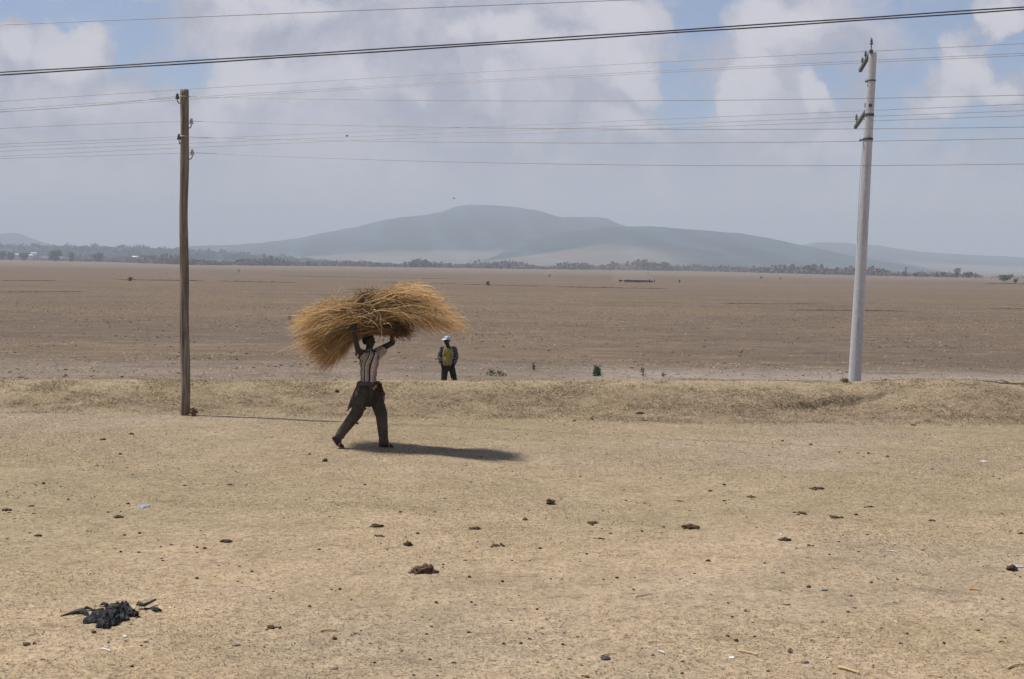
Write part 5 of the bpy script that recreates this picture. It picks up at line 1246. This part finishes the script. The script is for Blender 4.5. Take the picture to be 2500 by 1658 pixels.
tree(27, 634, 20, 24, 'round dark tree just left of the leftmost white roofs', tg, Y=2850)
tree(58, 634, 20, 26, 'dark tree standing between two groups of white roofs', tg, Y=2850)
tree(134, 636, 27, 40, 'broadest domed tree at the far left, right of the white roofs', tg, Y=2700, n=600)
tree(174, 636, 24, 26, 'tall pointed tree right of the broad domed tree, far left', tg, Y=2700, shape='slim')
tree(240, 638, 22, 34, 'wide loose tree between the pointed tree and the wooden pole', tg, Y=2700)
tree(587, 636, 13, 14, 'small pointed tree first right of the wooden pole', tgr, Y=2500, shape='slim')
tree(752, 640, 14, 13, 'small tree under the left slope of the mountain', tgr, Y=2450, shape='slim')
tree(1015, 645, 12, 12, 'small dark tree under the mountain, left of the mountain top', tgr, Y=2400)
tree(1098, 646, 14, 12, 'small dark tree right below the mountain top', tgr, Y=2400)
tree(1980, 664, 20, 44, 'grey domed tree clump left of the concrete pole', [(.10, .10, .085), (.12, .115, .10)], Y=2400, n=600)
tree(2017, 665, 18, 8, 'thin upright tree between the domed clump and the concrete pole', tgr, Y=2400, shape='slim')
tree(2211, 677, 26, 9, 'slender dark column-like tree right of the concrete pole', tg, Y=1750, shape='slim')
tree(2236, 676, 12, 16, 'small bright bush-like tree right of the slender tree', [(.10, .12, .04)], Y=1700)
tree(2288, 676, 14, 10, 'small leaning tree third right of the concrete pole', tg, Y=1750)
tree(2303, 675, 13, 16, 'small flat-topped tree left of the tall grey tree, right side', tg, Y=1750, shape='flat')
tree(2336, 677, 24, 20, 'tall grey round tree in the right part of the tree line', [(.075, .085, .065), (.09, .10, .08)], Y=1750)
tree(2366, 678, 15, 22, 'dark round tree right of the tall grey tree', tg, Y=1700)
tree(2381, 678, 14, 8, 'thin tree right of the dark round tree, far right', tgr, Y=1750, shape='slim')
tree(2452, 683, 15, 34, 'low spreading bright green tree near the right edge', [(.085, .12, .035), (.06, .09, .03), (.11, .15, .05)], Y=1250, n=700, shape='round')
tree(2470, 679, 12, 10, 'small flat-topped tree beside the bright green tree, far right', tg, Y=1700, shape='flat')
tree(2479, 690, 10, 14, 'small dark green shrub tree at the right edge below the bright green tree', tg, Y=1000)

# weeds standing in the far field
for px, py, hp, wp_, lb in [(318, 687, 8, 12, 'tan weed clump far out in the field, left of the wooden pole'), (583, 665, 6, 4, 'tiny dark stump far out, right of the wooden pole'), (1190, 697, 8, 6, 'dark weed far out in the field above the standing person'),
                         (1341, 676, 6, 4, 'tiny dark post-like weed far out, right of the middle'), (1858, 681, 6, 8, 'dark weed far out in the field left of the concrete pole'), (1905, 682, 4, 6, 'small weed next left of the concrete pole, far out'), (1659, 690, 6, 4, 'tiny dark weed far out, right of the cattle')]:
    plant(px, py, hp, wp_, 60, dr[:2] + [(.1, .09, .05)], 'dry_weed', lb, leaf=.5, group='weeds far out in the field')

# ---------------------------------------------------------------- houses at the far left
M_roof = mat_simple('white_sheet_roof', (.75, .76, .78), .45, .08, 1, spec=.4); M_wall = mat_simple('pale_mud_wall', (.50, .46, .42), .9, .1, 1)
M_dark = mat_simple('dark_opening', (.03, .03, .03), .8)
def house(px, py, wpx, label, Y, wallh=2.6, dz=0.0):
    v = ray(px, py); x = v.x * Y; z = CAM_Z + v.z * Y - wallh - 1.2; zt = terrain_z(x, Y)
    s = wpx / F_PX * Y; d_ = 6.0; z = max(z, zt - .2); wallh_ = wallh
    e = empty('house', (x, Y, z), label, 'house', 'white-roofed houses at the far left')
    box_obj('wall', (-s / 2, -d_ / 2, min(zt - z, 0) - .5), (s / 2, d_ / 2, wallh_), M_wall, e)
    a = s / 2 + .5; b = d_ / 2 + .6; r = 1.9
    V = [(-a, -b, wallh_ - .1), (a, -b, wallh_ - .1), (a, b, wallh_ - .1), (-a, b, wallh_ - .1), (-a, 0, wallh_ + r), (a, 0, wallh_ + r)]
    add_mesh('roof', V, [[0, 1, 5, 4], [2, 3, 4, 5], [0, 4, 3], [1, 2, 5], [0, 3, 2, 1]], M_roof, e)
    box_obj('door', (-.5, -d_ / 2 - .06, 0), (.5, -d_ / 2 + .02, 2.0), M_dark, e)
    for q in (-1, 1): box_obj('window', (q * s * .3 - .45, -d_ / 2 - .05, 1.0), (q * s * .3 + .45, -d_ / 2 + .02, 1.8), M_dark, e)
house(41, 620, 9, 'leftmost house, small white roof between two dark trees', 3400)
house(51, 622, 5, 'tiny white-roofed house second from the left edge', 3400)
house(75, 622, 11, 'white-roofed house with pale wall below, right of the second tree', 3300, 3.2)
house(83, 617, 13, 'white-roofed house standing highest of the far left group', 3900)
house(330, 626, 14, 'white-roofed house left of the wooden pole, nearest of that pair', 3000)
house(382, 628, 8, 'small cream house closer to the wooden pole', 2950)
house(415, 626, 6, 'tiny pale house nearest to the wooden pole', 3200)

# ---------------------------------------------------------------- cattle and herders
M_cow = mat_simple('dark_cattle_hide', (.022, .014, .011), .8, .3, 2)
def cow_b(bm):
    cap(bm, (-.55, 0, 1.0), .33, (.45, 0, 1.02), .34); ell(bm, (0, 0, .93), (.62, .30, .32)); ell(bm, (.42, 0, 1.32), (.2, .12, .16))
    cap(bm, (.6, 0, 1.1), .2, (.95, 0, 1.2), .13); cap(bm, (.95, 0, 1.2), .13, (1.25, 0, 1.0), .075)
    for s in (-1, 1):
        cap(bm, (.45, s * .17, .85), .12, (.47, s * .16, .42), .065); cap(bm, (.47, s * .16, .42), .06, (.45, s * .16, .05), .05)
        cap(bm, (-.62, s * .17, .9), .16, (-.52, s * .16, .58), .09); cap(bm, (-.52, s * .16, .58), .08, (-.70, s * .16, .40), .06); cap(bm, (-.70, s * .16, .40), .055, (-.66, s * .16, .05), .05)
        cap(bm, (.98, s * .08, 1.3), .04, (1.0, s * .26, 1.48), .025); cap(bm, (.92, s * .1, 1.25), .04, (.88, s * .26, 1.22), .03)
    cap(bm, (-.88, 0, 1.12), .05, (-.98, 0, .55), .035)
cow0 = None; GH = 'herd of dark cattle raising dust'
cows = [1515] + [1525 + 0 * i for i in range(0)] + list(np.linspace(1526, 1545, 6)) + list(np.linspace(1551, 1565, 6)) + [1570, 1575.5, 1583, 1589.5]
for i, px in enumerate(cows):
    Y = 655 + random.uniform(-9, 9) if i else 660
    x = ray(px, 688).x * Y
    if cow0 is None:
        o = cow0 = remesh('cow', cow_b, .05, M_cow, None, 2)
    else:
        o = cow0.copy(); COL.objects.link(o)
    o.location = gpt(x, Y); o.rotation_euler = (0, 0, R(random.uniform(-35, 35) + (180 if random.random() < .6 else 0))); o.scale = (random.uniform(.85, 1.05),) * 3
    lb = 'dark cow standing close among others in the dusty herd'
    if i == 0: lb = 'lone dark cow apart at the left end of the herd'
    if i == len(cows) - 1: lb = 'dark cow at the right end of the herd beside the herders'
    tag(o, lb, 'cow', GH)
def herder(px, Y, label, cc_):
    x = ray(px, 688).x * Y; g_ = gpt(x, Y)
    e = empty('person', g_, label, 'person')
    def b(bm):
        ell(bm, (0, 0, .95), (.15, .11, .13)); ell(bm, (0, 0, 1.25), (.17, .11, .22)); cap(bm, (0, 0, 1.4), .055, (0, 0, 1.52), .05); head(bm, (0, -.01, 1.6), R(60), 0, .95)
        for s in (-1, 1):
            cap(bm, (s * .17, 0, 1.4), .055, (s * .24, .02, 1.15), .04); cap(bm, (s * .24, .02, 1.15), .04, (s * .22, -.1, .92), .03)
            cap(bm, (s * .09, 0, .9), .09, (s * .11, -.02, .5), .06); cap(bm, (s * .11, -.02, .5), .055, (s * .12, .02, .08), .04); cap(bm, (s * .12, .02, .04), .035, (s * .13, -.14, .035), .03)
    remesh('body', b, .02, M_skin, e, 2)
    def rb(bm): ell(bm, (0, 0, 1.2), (.2, .14, .25)); ell(bm, (0, 0, .95), (.19, .14, .2)); cap(bm, (0, 0, .9), .16, (0, 0, .55), .17)
    remesh('robe', rb, .02, M_cloth, e, 2, lambda co: np.zeros((len(co), 3)) + np.array(cc_))
herder(1585.5, 672, 'tiny far herder standing behind the right end of the cattle', (.05, .035, .03))
herder(1597.5, 655, 'tiny far herder standing alone just right of the cattle', (.06, .045, .04))
# dust over the herd
M_dust = bpy.data.materials.new('dust_volume'); M_dust.use_nodes = True
t = NT(M_dust.node_tree); t.n.clear(); mo = t.new('ShaderNodeOutputMaterial'); pv = t.new('ShaderNodeVolumePrincipled'); pv.inputs['Color'].default_value = (.92, .84, .76, 1); pv.inputs['Density'].default_value = .008
t.l.new(pv.outputs[0], mo.inputs['Volume'])
dc = gpt(ray(1545, 688).x * 685, 685)
def dust(bm):
    for (dx, dy, dz, rx, ry_, rz) in [(-2, 0, 1, 9, 12, 3.2), (4, 0, 1, 6, 10, 3.0), (-4, 4, 5, 6, 10, 4.5), (-1, 3, 8, 4.5, 9, 4), (3, 4, 5, 4, 8, 4)]: ell(bm, (dx, dy, dz), (rx, ry_, rz))
o = remesh('dust_cloud', dust, .8, M_dust, None, 6); o.location = dc; tag(o, 'thin tan dust rising behind the cattle herd', 'dust', kind='stuff')

# ---------------------------------------------------------------- birds
M_bird = mat_simple('dark_bird', (.02, .018, .018), .8)
def bird(px, py, Y, label, sp):
    c = at(px, py, Y); V = [(0, -.5, 0), (-.09, 0, .05), (.09, 0, .05), (0, .55, .02), (0, .05, -.08), (-sp, .12, .35), (-sp * .5, .2, .22), (sp, .12, .35), (sp * .5, .2, .22), (-sp * .5, -.12, .24), (sp * .5, -.12, .24)]
    Fc = [[0, 1, 2], [1, 3, 2], [0, 4, 1], [0, 2, 4], [1, 4, 3], [2, 3, 4], [1, 9, 6], [9, 5, 6], [2, 8, 10], [10, 8, 7], [0, 9, 1], [0, 2, 10]]
    o = add_mesh('bird', V, Fc, M_bird); o.location = c; o.rotation_euler = (0, 0, R(40)); tag(o, label, 'bird')
bird(847, 333, 300, 'tiny dark bird flying between the wires, left of the middle', .28); bird(1108, 485, 420, 'tiny dark bird above the mountain top', .35)
